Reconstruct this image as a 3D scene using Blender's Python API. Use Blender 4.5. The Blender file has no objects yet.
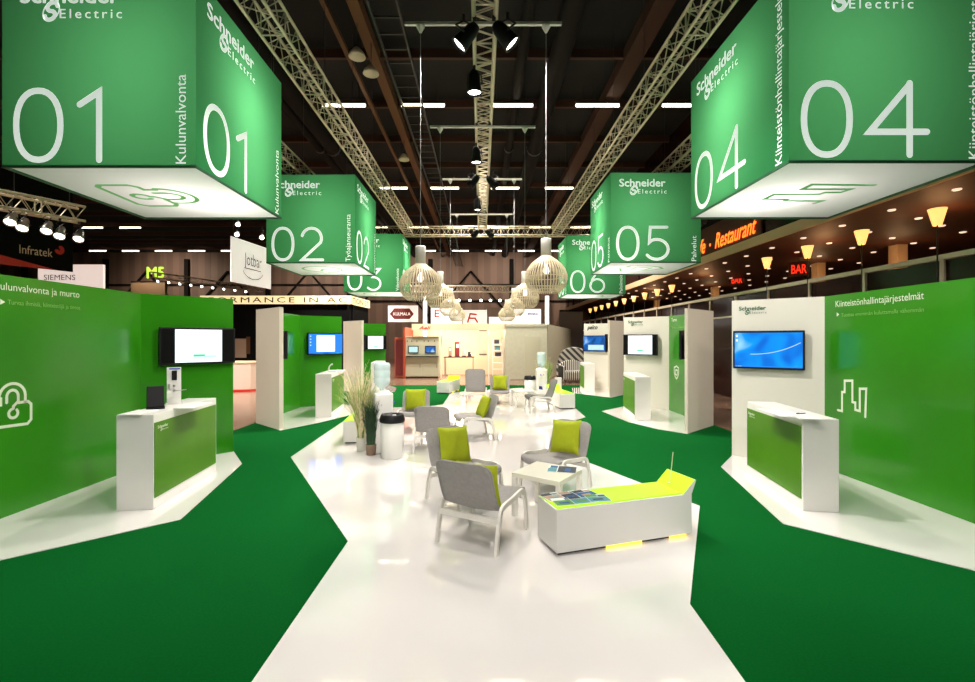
import bpy, math, random
from math import pi, sin, cos, atan2, sqrt, radians as R
from mathutils import Matrix, Vector, Euler
random.seed(4)
S = bpy.context.scene
COL = S.collection
CH = 1.83          # camera height
F = 465.0          # focal length in pixels (975 wide)
CX, CY = 481.0, 340.0
I4 = Matrix.Identity(4)
T = Matrix.Translation
def RZ(a): return Matrix.Rotation(a, 4, 'Z')
def RX(a): return Matrix.Rotation(a, 4, 'X')
def RY(a): return Matrix.Rotation(a, 4, 'Y')
def G(px, py, z=0.0):
    d = F*(CH-z)/(py-CY); return Vector(((px-CX)/F*d, d, z))
def P(px, py, d): return Vector(((px-CX)/F*d, d, CH+(CY-py)/F*d))
def frame(o, u, v):
    u = Vector(u).normalized(); v = Vector(v).normalized(); n = u.cross(v)
    m = Matrix.Identity(4)
    for i in range(3):
        m[i][0], m[i][1], m[i][2], m[i][3] = u[i], v[i], n[i], o[i]
    return m

# ------------------------------------------------------------------ materials
def mat(name, col, rough=.5, metal=0, spec=.5, emit=None, es=1.0, noise=0, nscale=6, coat=0, bump=0, bscale=200, trans=0, alpha=1):
    m = bpy.data.materials.new(name); m.use_nodes = True
    nt = m.node_tree; b = nt.nodes['Principled BSDF']
    b.inputs['Base Color'].default_value = (*col, 1)
    b.inputs['Roughness'].default_value = rough
    b.inputs['Metallic'].default_value = metal
    b.inputs['Specular IOR Level'].default_value = spec
    b.inputs['Coat Weight'].default_value = coat
    b.inputs['Transmission Weight'].default_value = trans
    b.inputs['Alpha'].default_value = alpha
    if emit:
        b.inputs['Emission Color'].default_value = (*emit, 1); b.inputs['Emission Strength'].default_value = es
    if noise or bump:
        tc = nt.nodes.new('ShaderNodeTexCoord')
    if noise:
        n = nt.nodes.new('ShaderNodeTexNoise'); n.inputs['Scale'].default_value = nscale; n.inputs['Detail'].default_value = 4
        r = nt.nodes.new('ShaderNodeValToRGB')
        r.color_ramp.elements[0].position = .3; r.color_ramp.elements[1].position = .7
        r.color_ramp.elements[0].color = (*[c*(1-noise) for c in col], 1)
        r.color_ramp.elements[1].color = (*[min(1, c*(1+noise)) for c in col], 1)
        nt.links.new(tc.outputs['Object'], n.inputs['Vector']); nt.links.new(n.outputs['Fac'], r.inputs['Fac'])
        nt.links.new(r.outputs['Color'], b.inputs['Base Color'])
    if bump:
        n = nt.nodes.new('ShaderNodeTexNoise'); n.inputs['Scale'].default_value = bscale
        bp = nt.nodes.new('ShaderNodeBump'); bp.inputs['Strength'].default_value = bump; bp.inputs['Distance'].default_value = .01
        nt.links.new(tc.outputs['Object'], n.inputs['Vector']); nt.links.new(n.outputs['Fac'], bp.inputs['Height'])
        nt.links.new(bp.outputs['Normal'], b.inputs['Normal'])
    return m
def fabric(name, col, tcol, k=.55):
    m = bpy.data.materials.new(name); m.use_nodes = True; nt = m.node_tree
    nt.nodes.remove(nt.nodes['Principled BSDF'])
    d = nt.nodes.new('ShaderNodeBsdfDiffuse'); d.inputs[0].default_value = (*col, 1)
    t = nt.nodes.new('ShaderNodeBsdfTranslucent'); t.inputs[0].default_value = (*tcol, 1)
    x = nt.nodes.new('ShaderNodeMixShader'); x.inputs[0].default_value = k
    nt.links.new(d.outputs[0], x.inputs[1]); nt.links.new(t.outputs[0], x.inputs[2])
    nt.links.new(x.outputs[0], nt.nodes['Material Output'].inputs[0])
    return m
def stripes(name, c1, c2, scale, direction='X', rough=.6, dist=0):
    m = mat(name, c1, rough); nt = m.node_tree; b = nt.nodes['Principled BSDF']
    tc = nt.nodes.new('ShaderNodeTexCoord'); w = nt.nodes.new('ShaderNodeTexWave')
    w.bands_direction = direction; w.inputs['Scale'].default_value = scale; w.inputs['Distortion'].default_value = dist
    r = nt.nodes.new('ShaderNodeValToRGB'); r.color_ramp.interpolation = 'LINEAR'
    r.color_ramp.elements[0].position = .45; r.color_ramp.elements[1].position = .55
    r.color_ramp.elements[0].color = (*c1, 1); r.color_ramp.elements[1].color = (*c2, 1)
    nt.links.new(tc.outputs['Object'], w.inputs['Vector']); nt.links.new(w.outputs['Fac'], r.inputs['Fac'])
    nt.links.new(r.outputs['Color'], b.inputs['Base Color'])
    return m
def desktop(name, c1, c2, es, light=(.5, .85, 1)):
    # glowing blue desktop with a soft swoosh; object space, no picture files
    m = bpy.data.materials.new(name); m.use_nodes = True; nt = m.node_tree
    b = nt.nodes['Principled BSDF']; b.inputs['Base Color'].default_value = (.01, .01, .02, 1); b.inputs['Roughness'].default_value = .15
    tc = nt.nodes.new('ShaderNodeTexCoord'); n = nt.nodes.new('ShaderNodeTexNoise'); n.inputs['Scale'].default_value = 2.2; n.inputs['Detail'].default_value = 1; n.inputs['Distortion'].default_value = .9
    r = nt.nodes.new('ShaderNodeValToRGB')
    r.color_ramp.elements[0].position = .35; r.color_ramp.elements[1].position = .8
    r.color_ramp.elements[0].color = (*c1, 1); r.color_ramp.elements[1].color = (*light, 1)
    e = r.color_ramp.elements.new(.58); e.color = (*c2, 1)
    nt.links.new(tc.outputs['Object'], n.inputs['Vector']); nt.links.new(n.outputs['Fac'], r.inputs['Fac'])
    nt.links.new(r.outputs['Color'], b.inputs['Emission Color']); b.inputs['Emission Strength'].default_value = es
    return m

M = dict(
 white=mat('white_laminate', (.78, .765, .73), .32),
 wallwhite=mat('white_wall_laminate', (.80, .765, .68), .4),
 wing=mat('warm_white_board', (.68, .61, .50), .45),
 floorwhite=mat('glossy_white_floor', (.80, .765, .75), .05, spec=.8, noise=.012, nscale=1.5, coat=.7),
 carpet=mat('green_carpet', (.0008, .086, .0125), .95, spec=.05, noise=.10, nscale=60, bump=.3, bscale=260),
 green=mat('green_wall_laminate', (.026, .215, .006), .17, spec=.55, noise=.12, nscale=.8),
 greenpanel=mat('green_counter_laminate', (.070, .215, .006), .4, spec=.3, noise=.06, nscale=2),
 letter=mat('white_lettering', (.68, .78, .58), .5),
 letterdim=mat('pale_green_lettering', (.16, .46, .07), .5),
 lettergreen=mat('dark_green_lettering', (.02, .12, .05), .5),
 signgreen=fabric('green_sign_fabric', (.016, .16, .05), (.105, .44, .165), .55),
 signwhite=fabric('white_sign_fabric', (.85, .83, .82), (.95, .90, .90), .72),
 signletter=mat('white_sign_lettering', (.70, .73, .70), .6, emit=(.88,1,.90), es=.56),  # even emission stands in for the cube lamps shining through the letters
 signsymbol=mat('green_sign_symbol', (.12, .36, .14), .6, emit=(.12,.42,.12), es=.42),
 black=mat('black_plastic', (.006, .006, .007), .5, spec=.25),
 matblack=mat('matt_black', (.004, .004, .004), .8, spec=.1),
 darkmetal=mat('dark_painted_metal', (.03, .03, .03), .45, .3),
 alu=mat('aluminium', (.66, .57, .42), .5, .15),
 cable=mat('pale_cable', (.20, .20, .19), .6),
 screenwhite=mat('lit_white_screen', (.02, .02, .02), .2, emit=(.86, .97, 1), es=1.35),
 screengreen=mat('lit_green_mark', (.02, .02, .02), .2, emit=(.08, .75, .32), es=1),
 screenpale=mat('lit_pale_text', (.02, .02, .02), .2, emit=(.55, .85, .85), es=1),
 screenblue=mat('lit_blue_screen', (.02, .02, .02), .2, emit=(.01, .22, .85), es=1.1),
 desk=desktop('lit_blue_desktop', (.0, .13, .62), (.0, .30, .90), 1.15),
 desk2=desktop('lit_dark_blue_desktop', (.0, .05, .25), (.01, .15, .55), 1.0, (.6, .85, 1)),
 mesh=mat('grey_chair_fabric', (.33, .31, .30), .7, bump=.5, bscale=320, noise=.08, nscale=30),
 meshdark=mat('dark_grey_chair_fabric', (.12, .12, .105), .7, bump=.5, bscale=320, noise=.08, nscale=30),
 frame=mat('white_bent_wood', (.82, .78, .72), .3),
 lime=mat('lime_cushion_fabric', (.36, .42, .004), .85, bump=.4, bscale=150, noise=.06, nscale=12),
 limetop=mat('glowing_lime_acrylic', (.30, .62, .02), .2, emit=(.50, .86, .03), es=.62),
 glow=mat('yellow_led_glow', (.5, .4, .02), .4, emit=(1, .62, .03), es=3.0),
 paper=mat('white_paper', (.82, .82, .80), .6),
 wood=mat('pale_birch', (.78, .66, .46), .45, noise=.08, nscale=14),
 tabletop=mat('cream_table_laminate', (.80, .77, .66), .25),
 bottle=mat('clear_blue_bottle', (.66, .82, .86), .10, spec=.8, alpha=.55),
 drygrass=mat('dry_grass', (.74, .64, .38), .8, noise=.2, nscale=20),
 greengrass=mat('green_grass_blade', (.16, .30, .03), .7, noise=.2, nscale=20),
 darkleaf=mat('dark_green_leaf', (.012, .045, .012), .6),
 brownpot=mat('brown_pot', (.20, .13, .085), .6, noise=.1),
 glasspot=mat('frosted_white_pot', (.72, .70, .62), .25),
 hall=mat('brown_hall_floor', (.27, .155, .105), .18, noise=.18, nscale=1.3),
 ceil=mat('dark_ceiling_deck', (.0025, .0015, .0012), .9, noise=.3, nscale=.7),
 purlin=mat('red_brown_steel', (.055, .018, .009), .8),
 ochre=mat('ochre_painted_steel', (.12, .048, .012), .7),
 duct=mat('dark_duct', (.007, .005, .004), .8, spec=.2),
 backwall=stripes('brown_profiled_sheet', (.24, .155, .115), (.19, .12, .09), .25),
 tube=mat('lit_fluorescent_tube', (.9, .9, .8), .4, emit=(1, .90, .66), es=6.5),
 lens=mat('lit_spot_lens', (.9, .9, .9), .3, emit=(1, .95, .82), es=9),
 dimlens=mat('spot_lens', (.8, .8, .8), .2, emit=(1, .95, .85), es=1.2),
 chrome=mat('chrome_can', (.55, .53, .50), .3, .9),
 restceil=mat('brown_slatted_ceiling', (.09, .028, .013), .6, noise=.15, nscale=3),
 restwall=mat('dark_red_wall', (.09, .022, .014), .7, noise=.2, nscale=1),
 beige=mat('beige_plaster', (.68, .46, .27), .7),
 darkglass=mat('dark_brown_glass', (.022, .007, .005), .12, spec=.22),
 rail=mat('cream_metal_rail', (.78, .66, .50), .5),
 neon=mat('orange_neon', (.6, .1, .02), .4, emit=(1, .13, .012), es=3.2),
 neonred=mat('red_neon', (.6, .02, .02), .4, emit=(1, .03, .01), es=1.4),
 torch=mat('lit_torch_shade', (.9, .6, .3), .5, emit=(1, .50, .14), es=1.45),
 downlight=mat('lit_downlight', (.9, .8, .7), .5, emit=(1, .70, .50), es=1.0),
 cream=mat('cream_booth_wall', (.80, .61, .40), .6),
 greyboard=mat('pale_grey_green_board', (.50, .48, .36), .5, noise=.05),
 cabinet=mat('grey_green_cabinet', (.48, .46, .33), .45),
 redpaint=mat('red_orange_panel', (.50, .08, .03), .5),
 redsign=mat('dark_red_sign', (.24, .02, .02), .5),
 redlogo=mat('red_logo', (.70, .03, .02), .5),
 bannerwhite=mat('white_banner', (.80, .74, .72), .7, emit=(1, .86, .82), es=.55),  # emission stands in for spotlight falling on the cloth
 backlit=mat('backlit_white_panel', (.8, .7, .66), .6, emit=(1, .82, .74), es=.65),
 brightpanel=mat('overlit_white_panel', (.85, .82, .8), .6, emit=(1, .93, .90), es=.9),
 lightband=mat('backlit_cream_band', (.8, .7, .45), .5, emit=(1, .80, .42), es=.85),
 bandletter=mat('brown_band_letter', (.16, .10, .05), .6),
 greyletter=mat('grey_letter', (.22, .18, .17), .6),
 m5=mat('lit_lime_sign', (.3, .5, .05), .5, emit=(.62, .95, .08), es=1.3),
 striped=stripes('black_white_stripes', (.012, .012, .012), (.62, .58, .52), 3.4),
 stripedb=stripes('grey_black_stripes', (.02, .02, .02), (.40, .36, .30), 2.0, 'DIAGONAL'),
 blueink=mat('blue_ink', (.02, .10, .28), .6), greenink=mat('green_ink', (.10, .30, .06), .6),
 darkink=mat('dark_ink', (.04, .045, .06), .6), tanink=mat('tan_ink', (.45, .30, .22), .6), tealink=mat('teal_ink', (.10, .30, .34), .6),
 pinkwhite=mat('pale_pink_laminate', (.80, .60, .50), .4), navy=mat('navy_blue', (.01, .015, .16), .5),
 bluelogo=mat('blue_logo', (.05, .10, .55), .5),
)

# ------------------------------------------------------------------ mesh builder
class MB:
    def __init__(s): s.v = []; s.f = []; s.mi = []; s.sm = []; s.mats = []; s.X = I4.copy()
    def _m(s, m):
        m = M[m] if isinstance(m, str) else m
        if m not in s.mats: s.mats.append(m)
        return s.mats.index(m)
    def add(s, vs, fs, m, smooth=False, X=None):
        X = s.X @ X if X is not None else s.X
        n = len(s.v); s.v += [X @ Vector(p) for p in vs]; k = s._m(m)
        for f in fs: s.f.append([n+i for i in f]); s.mi.append(k); s.sm.append(smooth)
        return s
    def box(s, a, b, m, X=None):
        (x0, y0, z0), (x1, y1, z1) = a, b
        vs = [(x0,y0,z0),(x1,y0,z0),(x1,y1,z0),(x0,y1,z0),(x0,y0,z1),(x1,y0,z1),(x1,y1,z1),(x0,y1,z1)]
        return s.add(vs, [(3,2,1,0),(4,5,6,7),(0,1,5,4),(1,2,6,5),(2,3,7,6),(3,0,4,7)], m, False, X)
    def rect(s, u0, v0, u1, v1, m, X=None, z=0): return s.add([(u0,v0,z),(u1,v0,z),(u1,v1,z),(u0,v1,z)], [(0,1,2,3)], m, False, X)
    def poly(s, pts, m, X=None): return s.add([(p[0], p[1], p[2] if len(p) > 2 else 0) for p in pts], [tuple(range(len(pts)))], m, False, X)
    def prism(s, pts, z0, z1, m, X=None):
        n = len(pts); vs = [(p[0],p[1],z0) for p in pts]+[(p[0],p[1],z1) for p in pts]
        a = sum(pts[i][0]*pts[(i+1)%n][1]-pts[(i+1)%n][0]*pts[i][1] for i in range(n))
        fs = [tuple(reversed(range(n))), tuple(range(n,2*n))]+[(i,(i+1)%n,n+(i+1)%n,n+i) for i in range(n)]
        if a < 0: fs = [tuple(reversed(f)) for f in fs]
        return s.add(vs, fs, m, False, X)
    def tube(s, pts, r, m, n=6, X=None, cap=True, smooth=True):
        pts = [Vector(p) for p in pts]; rr = r if isinstance(r, (list, tuple)) else [r]*len(pts)
        vs = []; fs = []; prev = None
        for i, p in enumerate(pts):
            d = (pts[min(i+1,len(pts)-1)]-pts[max(i-1,0)]).normalized()
            if prev is None: a = d.orthogonal().normalized()
            else: a = (prev-d*prev.dot(d)); a = a.normalized() if a.length > 1e-6 else d.orthogonal().normalized()
            prev = a; b = d.cross(a)
            for k in range(n):
                t = 2*pi*k/n; vs.append(p+(a*cos(t)+b*sin(t))*rr[i])
        for i in range(len(pts)-1):
            for k in range(n): fs.append((i*n+k, i*n+(k+1)%n, (i+1)*n+(k+1)%n, (i+1)*n+k))
        s.add(vs, fs, m, smooth, X)
        if cap: s.add(vs[:n], [tuple(reversed(range(n)))], m, False, X); s.add(vs[-n:], [tuple(range(n))], m, False, X)
        return s
    def bar(s, p0, p1, w, h, m, up=(0,0,1), X=None):
        p0, p1 = Vector(p0), Vector(p1); d = (p1-p0).normalized(); u = Vector(up)
        a = d.cross(u); a = a.normalized() if a.length > 1e-5 else d.orthogonal().normalized(); b = a.cross(d)
        vs = [p+a*sx*w/2+b*sz*h/2 for p in (p0,p1) for sx,sz in ((-1,-1),(1,-1),(1,1),(-1,1))]
        return s.add(vs, [(3,2,1,0),(4,5,6,7),(0,1,5,4),(1,2,6,5),(2,3,7,6),(3,0,4,7)], m, False, X)
    def lathe(s, prof, m, n=24, X=None, smooth=True):
        vs = []; fs = []
        for r, z in prof:
            for k in range(n): t = 2*pi*k/n; vs.append((r*cos(t), r*sin(t), z))
        for i in range(len(prof)-1):
            for k in range(n): fs.append((i*n+k, i*n+(k+1)%n, (i+1)*n+(k+1)%n, (i+1)*n+k))
        return s.add(vs, fs, m, smooth, X)
    def disc(s, r, m, n=16, X=None, z=0): return s.add([(r*cos(2*pi*k/n), r*sin(2*pi*k/n), z) for k in range(n)], [tuple(range(n))], m, False, X)
    def stroke(s, pts, w, m, X=None, closed=False, z=0):
        """flat ribbon of width w along a polyline, mitred joins, round ends"""
        P_ = [Vector((p[0],p[1])) for p in pts]; q = [P_[0]]
        for p in P_[1:]:
            if (p-q[-1]).length > 1e-5: q.append(p)
        if len(q) > 2 and (q[0]-q[-1]).length < 1e-4: closed = True; q.pop()
        n = len(q); h = w/2; L = []; Rr = []
        for i in range(n):
            a = q[i-1] if (i or closed) else None; b = q[(i+1)%n] if (i < n-1 or closed) else None
            d0 = (q[i]-a).normalized() if a is not None else None; d1 = (b-q[i]).normalized() if b is not None else None
            if d0 is None: d0 = d1
            if d1 is None: d1 = d0
            t = d0+d1; t = t.normalized() if t.length > .05 else d0
            nn = Vector((-t.y,t.x)); c = max(.42, nn.dot(Vector((-d1.y,d1.x))))
            L.append(q[i]+nn*h/c); Rr.append(q[i]-nn*h/c)
        vs = [(v.x,v.y,z) for v in L]+[(v.x,v.y,z) for v in Rr]
        fs = [(n+i, n+(i+1)%n, (i+1)%n, i) for i in range(n if closed else n-1)]
        s.add(vs, fs, m, False, X)
        if not closed:
            for p, e in ((q[0], (q[0]-q[1]).normalized()), (q[-1], (q[-1]-q[-2]).normalized())):
                a0 = atan2(e.y, e.x); s.add([(p.x+h*cos(a0+R(-90+20*k)), p.y+h*sin(a0+R(-90+20*k)), z) for k in range(10)], [tuple(range(10))], m, False, X)
        return s
    def text(s, body, m, X=None, width=None, cap=None, bold=0, shear=0, space=1.0, align='L', base=(0,0), z=0):
        vs, fs, x0, x1, capu = glyphs(body, 0, shear, space)
        k = (width/(x1-x0)) if width else cap/capu
        ky = (cap/capu) if cap else k
        off = {'L': -x0, 'C': -(x0+x1)/2, 'R': -x1}[align]
        sh = [(0,0)]+([(bold*cos(t), bold*sin(t)) for t in (.4, .4+pi/2, .4+pi, .4+3*pi/2)] if bold else [])
        for q, (dx, dy) in enumerate(sh):
            s.add([((a+off+dx)*k+base[0], (b+dy)*ky+base[1], z+.0006*q) for a, b in vs], fs, m, False, X)
        return s
    def build(s, name, parent=None, kind=None, bevel=0, loc=None, sub=0, solid=0):
        me = bpy.data.meshes.new(name); me.from_pydata([tuple(p) for p in s.v], [], s.f)
        for m in s.mats: me.materials.append(m)
        for p, k, q in zip(me.polygons, s.mi, s.sm): p.material_index = k; p.use_smooth = q
        me.update(); o = bpy.data.objects.new(name, me); COL.objects.link(o)
        if parent is not None: o.parent = parent
        if loc is not None: o.location = loc
        if kind: o['kind'] = kind
        if solid: d = o.modifiers.new('s', 'SOLIDIFY'); d.thickness = solid; d.offset = 0
        if bevel: d = o.modifiers.new('b', 'BEVEL'); d.width = bevel; d.segments = 2; d.limit_method = 'ANGLE'
        if sub: d = o.modifiers.new('u', 'SUBSURF'); d.levels = sub; d.render_levels = sub
        return o
_G = {}
def glyphs(body, bold, shear, space):
    key = (body, bold, shear, space)
    if key not in _G:
        c = bpy.data.curves.new('txt', 'FONT'); c.body = body; c.offset = bold; c.shear = shear; c.space_character = space
        c.fill_mode = 'FRONT'; c.resolution_u = 3
        o = bpy.data.objects.new('txt', c); COL.objects.link(o)
        dg = bpy.context.evaluated_depsgraph_get(); ev = o.evaluated_get(dg); me = ev.to_mesh()
        vs = [(v.co.x, v.co.y) for v in me.vertices]; fs = [tuple(p.vertices) for p in me.polygons]
        if me.polygons and sum(p.normal.z for p in me.polygons) < 0: fs = [tuple(reversed(f)) for f in fs]
        ev.to_mesh_clear(); bpy.data.objects.remove(o); bpy.data.curves.remove(c)
        _G[key] = (vs, fs, min(v[0] for v in vs), max(v[0] for v in vs), .70)
    return _G[key]

def thing(name, label, cat, loc=(0,0,0), rz=0, group=None):
    o = bpy.data.objects.new(name, None); COL.objects.link(o); o.empty_display_size = .1
    o.location = loc; o.rotation_euler = (0, 0, rz); o['label'] = label; o['category'] = cat; o['kind'] = 'thing'
    if group: o['group'] = group
    return o
def tag(o, label, cat, group=None, kind='thing'):
    o['label'] = label; o['category'] = cat; o['kind'] = kind
    if group: o['group'] = group
    return o
def dup(o, loc, rz, label, parent=None):
    c = o.copy(); COL.objects.link(c)
    if parent is None:
        c.location = loc; c.rotation_euler = (0, 0, rz); c['label'] = label
    else: c.parent = parent
    for ch in o.children: dup(ch, None, None, None, c)
    return c
def spot(parent, loc, aim, power, size=80, col=(1, .95, .88), rad=.12, blend=.6):
    l = bpy.data.lights.new('spot_beam', 'SPOT'); l.energy = power; l.spot_size = R(size); l.spot_blend = blend; l.color = col; l.shadow_soft_size = rad
    o = bpy.data.objects.new('spot_beam', l); COL.objects.link(o); o.location = loc
    o.rotation_euler = (Vector(aim)-Vector(loc)).to_track_quat('-Z', 'Y').to_euler()
    if parent: o.parent = parent
    return o
def point(loc, power, col=(1, .93, .82), rad=.1, parent=None):
    l = bpy.data.lights.new('lamp_glow', 'POINT'); l.energy = power; l.color = col; l.shadow_soft_size = rad
    o = bpy.data.objects.new('lamp_glow', l); COL.objects.link(o); o.location = loc
    if parent: o.parent = parent
    return o

# ------------------------------------------------------------------ setting
MB().box((-50,-9,-.12), (17,47,-.012), 'hall').build('floor', kind='structure')
MB().box((-5.0,-6,-.012), (5.02,18.85,0), 'carpet').build('floor_carpet', kind='structure')
def pl(px): return [G(*p) for p in px]
path = pl([(252,682),(348,541.6),(290.7,457.3),(352,415.5)]) + [Vector((-2.35,12.6,0))] + \
    pl([(429.5,406.5),(443,404.5),(450.5,393),(464.6,391.5),(486,390.5),(523,387.7)]) + [Vector((1.6,17.4,0)), Vector((2.65,15.6,0))] + \
    pl([(575,408),(585.4,417.2),(558,425.5),(560,451.5),(699.8,506.3),(690,604.5),(745,682)])
p0 = Vector((-1.75,1.2,0)); p1 = Vector((1.95,1.2,0)); 
path = [Vector((-1.9,.6,0)), Vector((-1.9,-4,0)), Vector((2.1,-4,0)), Vector((2.1,.6,0))][0:0] + path + [Vector((1.72,1.5,0)), Vector((2.6,-.5,0)), Vector((2.2,-5,0)), Vector((-2.2,-5,0)), Vector((-2.4,-.5,0))]
MB().prism([(p.x,p.y) for p in path], -.01, .004, 'floorwhite').build('floor_white_path', kind='structure')
def plat(pts, name='floor_white_island'):
    MB().prism([(p[0],p[1]) for p in pts], -.01, .006, 'floorwhite').build(name, kind='structure')
LB = [-4.9]
plat(pl([(0,560.6),(180.6,519.7),(242,463.9),(233.5,451.5)]) + [Vector((-4.9,6.7,0)), Vector((-4.95,3.0,0)), Vector((-3.9,3.0,0))])
plat(pl([(280,430.5),(322,422),(352.6,414.5),(364,407.5),(341.7,404)]) + [Vector((-4.9,12.6,0)), Vector((-4.95,10.3,0))])
plat([Vector((-4.1,15.95,0)), Vector((-3.35,16.3,0))] + pl([(394.5,391.7),(397,388)]) + [Vector((-4.0,19.3,0)), Vector((-4.9,18.6,0)), Vector((-4.95,16.7,0))])
plat(pl([(721,467),(783,524),(975,571)]) + [Vector((3.8,3.0,0)), Vector((4.92,3.0,0)), Vector((4.9,6.63,0)), Vector((3.96,7.34,0))])
plat(pl([(602,411.3),(628,422),(657,429),(687.7,433.9)]) + [Vector((4.95,10.0,0)), Vector((4.88,12.12,0)), Vector((3.98,12.83,0))])
plat(pl([(573,393),(611,397.6)]) + [Vector((4.95,15.8,0)), Vector((4.88,17.3,0)), Vector((3.95,17.9,0)), Vector((3.45,17.7,0))])
MB().box((-50,-9,10.50), (17,47,10.6), 'ceil').build('ceiling', kind='structure')
MB().box((-50,46,0), (17,46.2,10.6), 'backwall').build('wall_back', kind='structure')
MB().box((-50.2,-9,0), (-50,46,10.6), 'backwall').build('wall_left', kind='structure')
MB().box((16.9,-9,0), (17.1,46,10.6), 'restwall').build('wall_right', kind='structure')
# ceiling steel: purlins across, beams along
mb = MB()
for k in range(14):
    y = 5+k*2.9; mb.box((-50, y, 10.15), (7.9, y+.12, 10.42), 'purlin')
mb.build('trim_1', kind='structure')
mb = MB()
for x, w, h, m in ((-3.25,.28,.35,'ochre'), (-3.9,.12,.12,'ochre'), (4.2,.5,.4,'purlin'), (-9.5,.3,.4,'duct')): mb.box((x,-5,10.0), (x+w,45.9,10.0+h), m)
mb.build('trim_2', kind='structure')
for x, r, lab in ((-6.4,.30,'wide dark ventilation duct under the ceiling on the padlock wall side'), (-6.95,.18,'dark ventilation duct running beside the ochre beam'), (2.3,.30,'wide dark ventilation duct under the ceiling on the skyline wall side'), (1.2,.16,'narrow dark ventilation pipe under the ceiling near the middle truss')):
    o = MB().tube([(x,-5,10.1),(x,45,10.1)], r, 'duct', 12).tube([(x,20,10.1),(x,20.15,10.1)], r+.03, 'darkmetal', 12).build('ceiling_duct'); tag(o, lab, 'duct')
ld = thing('cable_ladder', 'dark metal cable ladder hung under the ceiling along the ochre beam', 'cable ladder')
MB().box((-2.35,0,8.75), (-2.31,44,8.83), 'darkmetal').box((-1.75,0,8.75), (-1.71,44,8.83), 'darkmetal').build('side_rail', ld)
for k in range(74): MB().box((-2.33,3.4+k*.55,8.77), (-1.73,3.44+k*.55,8.80), 'darkmetal').build('rung', ld)
# bracing lines on the back wall
mb = MB()
for x in range(-45, 17, 8):
    mb.bar((x,45.9,4.0),(x+4,45.9,8.6),.18,.18,'duct',(0,1,0)); mb.bar((x+8,45.9,4.0),(x+4,45.9,8.6),.18,.18,'duct',(0,1,0)); mb.box((x-.2,45.7,0),(x+.2,46,9.8),'duct')
mb.box((-50,45.8,7.2),(17,45.98,7.35),'duct').box((-50,45.8,5.6),(17,45.98,5.75),'duct')
mb.build('trim_3', kind='structure')

# fluorescent strips
fl = thing('fluorescent_light', 'white fluorescent strip light under the dark hall ceiling', 'strip light', (1.03,15.8,9.80), 0, 'fluorescent strip lights under the hall ceiling')
MB().box((-.75,-.06,.05), (.75,.06,.12), 'darkmetal').build('housing', fl)
MB().tube([(-.73,0,0),(.73,0,0)], .05, 'tube', 8).build('tube', fl)
for sx in (-.5,.5): MB().tube([(sx,0,.12),(sx,0,.70)], .008, 'darkmetal', 5).build('suspension_rod', fl)
rows = [(15.8,[-4.66,-1.97,3.96,6.9]), (24.4,[-25.1,-4.6,-1.9,1.26,4.1]), (33.0,[-33,-30.3,-27.6,-24.9,-7.4,-4.47,-1.7,1.2,4.2,7.1]), (41.6,[-34.3+2.95*k for k in range(15)])]
for y, xs in rows:
    for x in xs: dup(fl, (x,y,9.80), 0, fl['label'])
for i, (px, py, d) in enumerate(((357,57,12.0),(371,74,12.8),(404,160,19))):
    p = P(px, py, d); b = thing('high_bay_lamp', ['unlit grey dome lamp hung beside the ochre beam, highest of three','unlit grey dome lamp hung beside the ochre beam, second from the top','unlit grey dome lamp far along the ochre beam, lowest of three'][i], 'ceiling lamp', p, 0, 'dome lamps along the ochre beam')
    MB().lathe([(.05,.25),(.08,.22),(.19,.09),(.22,0),(.20,0),(.04,.2)], 'alu', 18).build('lamp_shade', b)
    MB().tube([(0,0,.24),(0,0,10.5-p.z)], .012, 'darkmetal').build('rod', b)

# ------------------------------------------------------------------ hanging signs
def ell(cx, cy, rx, ry, a0, a1, n=22, pw=1.0):
    out = []
    for i in range(n+1):
        t = R(a0+(a1-a0)*i/n); c, q = cos(t), sin(t)
        out.append((cx+rx*math.copysign(abs(c)**pw, c), cy+ry*math.copysign(abs(q)**pw, q)))
    return out
DIG = {
 '0': ([ell(.36,.5,.32,.5,0,360,36,.9)], .72),
 '1': ([[(0,.80),(.28,.985),(.28,0)]], .36),
 '2': ([ell(.31,.68,.31,.32,165,-25,18)+[(.0,0),(.66,0)]], .66),
 '3': ([[(.04,1),(.62,1),(.27,.60)]+ell(.30,.29,.34,.31,80,-140,18)], .64),
 '4': ([[(.56,0),(.56,1)], [(.56,.985),(.0,.32),(.80,.32)]], .80),
 '5': ([[(.62,1),(.10,1),(.07,.52)]+ell(.30,.31,.36,.31,115,-145,18)], .66),
 '6': ([ell(.33,.31,.33,.31,0,360,26), [(.02,.36),(.10,.62),(.28,.88),(.44,1)]], .66),
}
def digits(mb, num, X, u, v, h, w, m):
    for c in num:
        strokes, wd = DIG[c]
        for k, st in enumerate(strokes): mb.stroke([(u+x*h, v+y*h) for x, y in st], w, m, X, z=.0012*k)
        u += (wd+.24)*h
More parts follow.
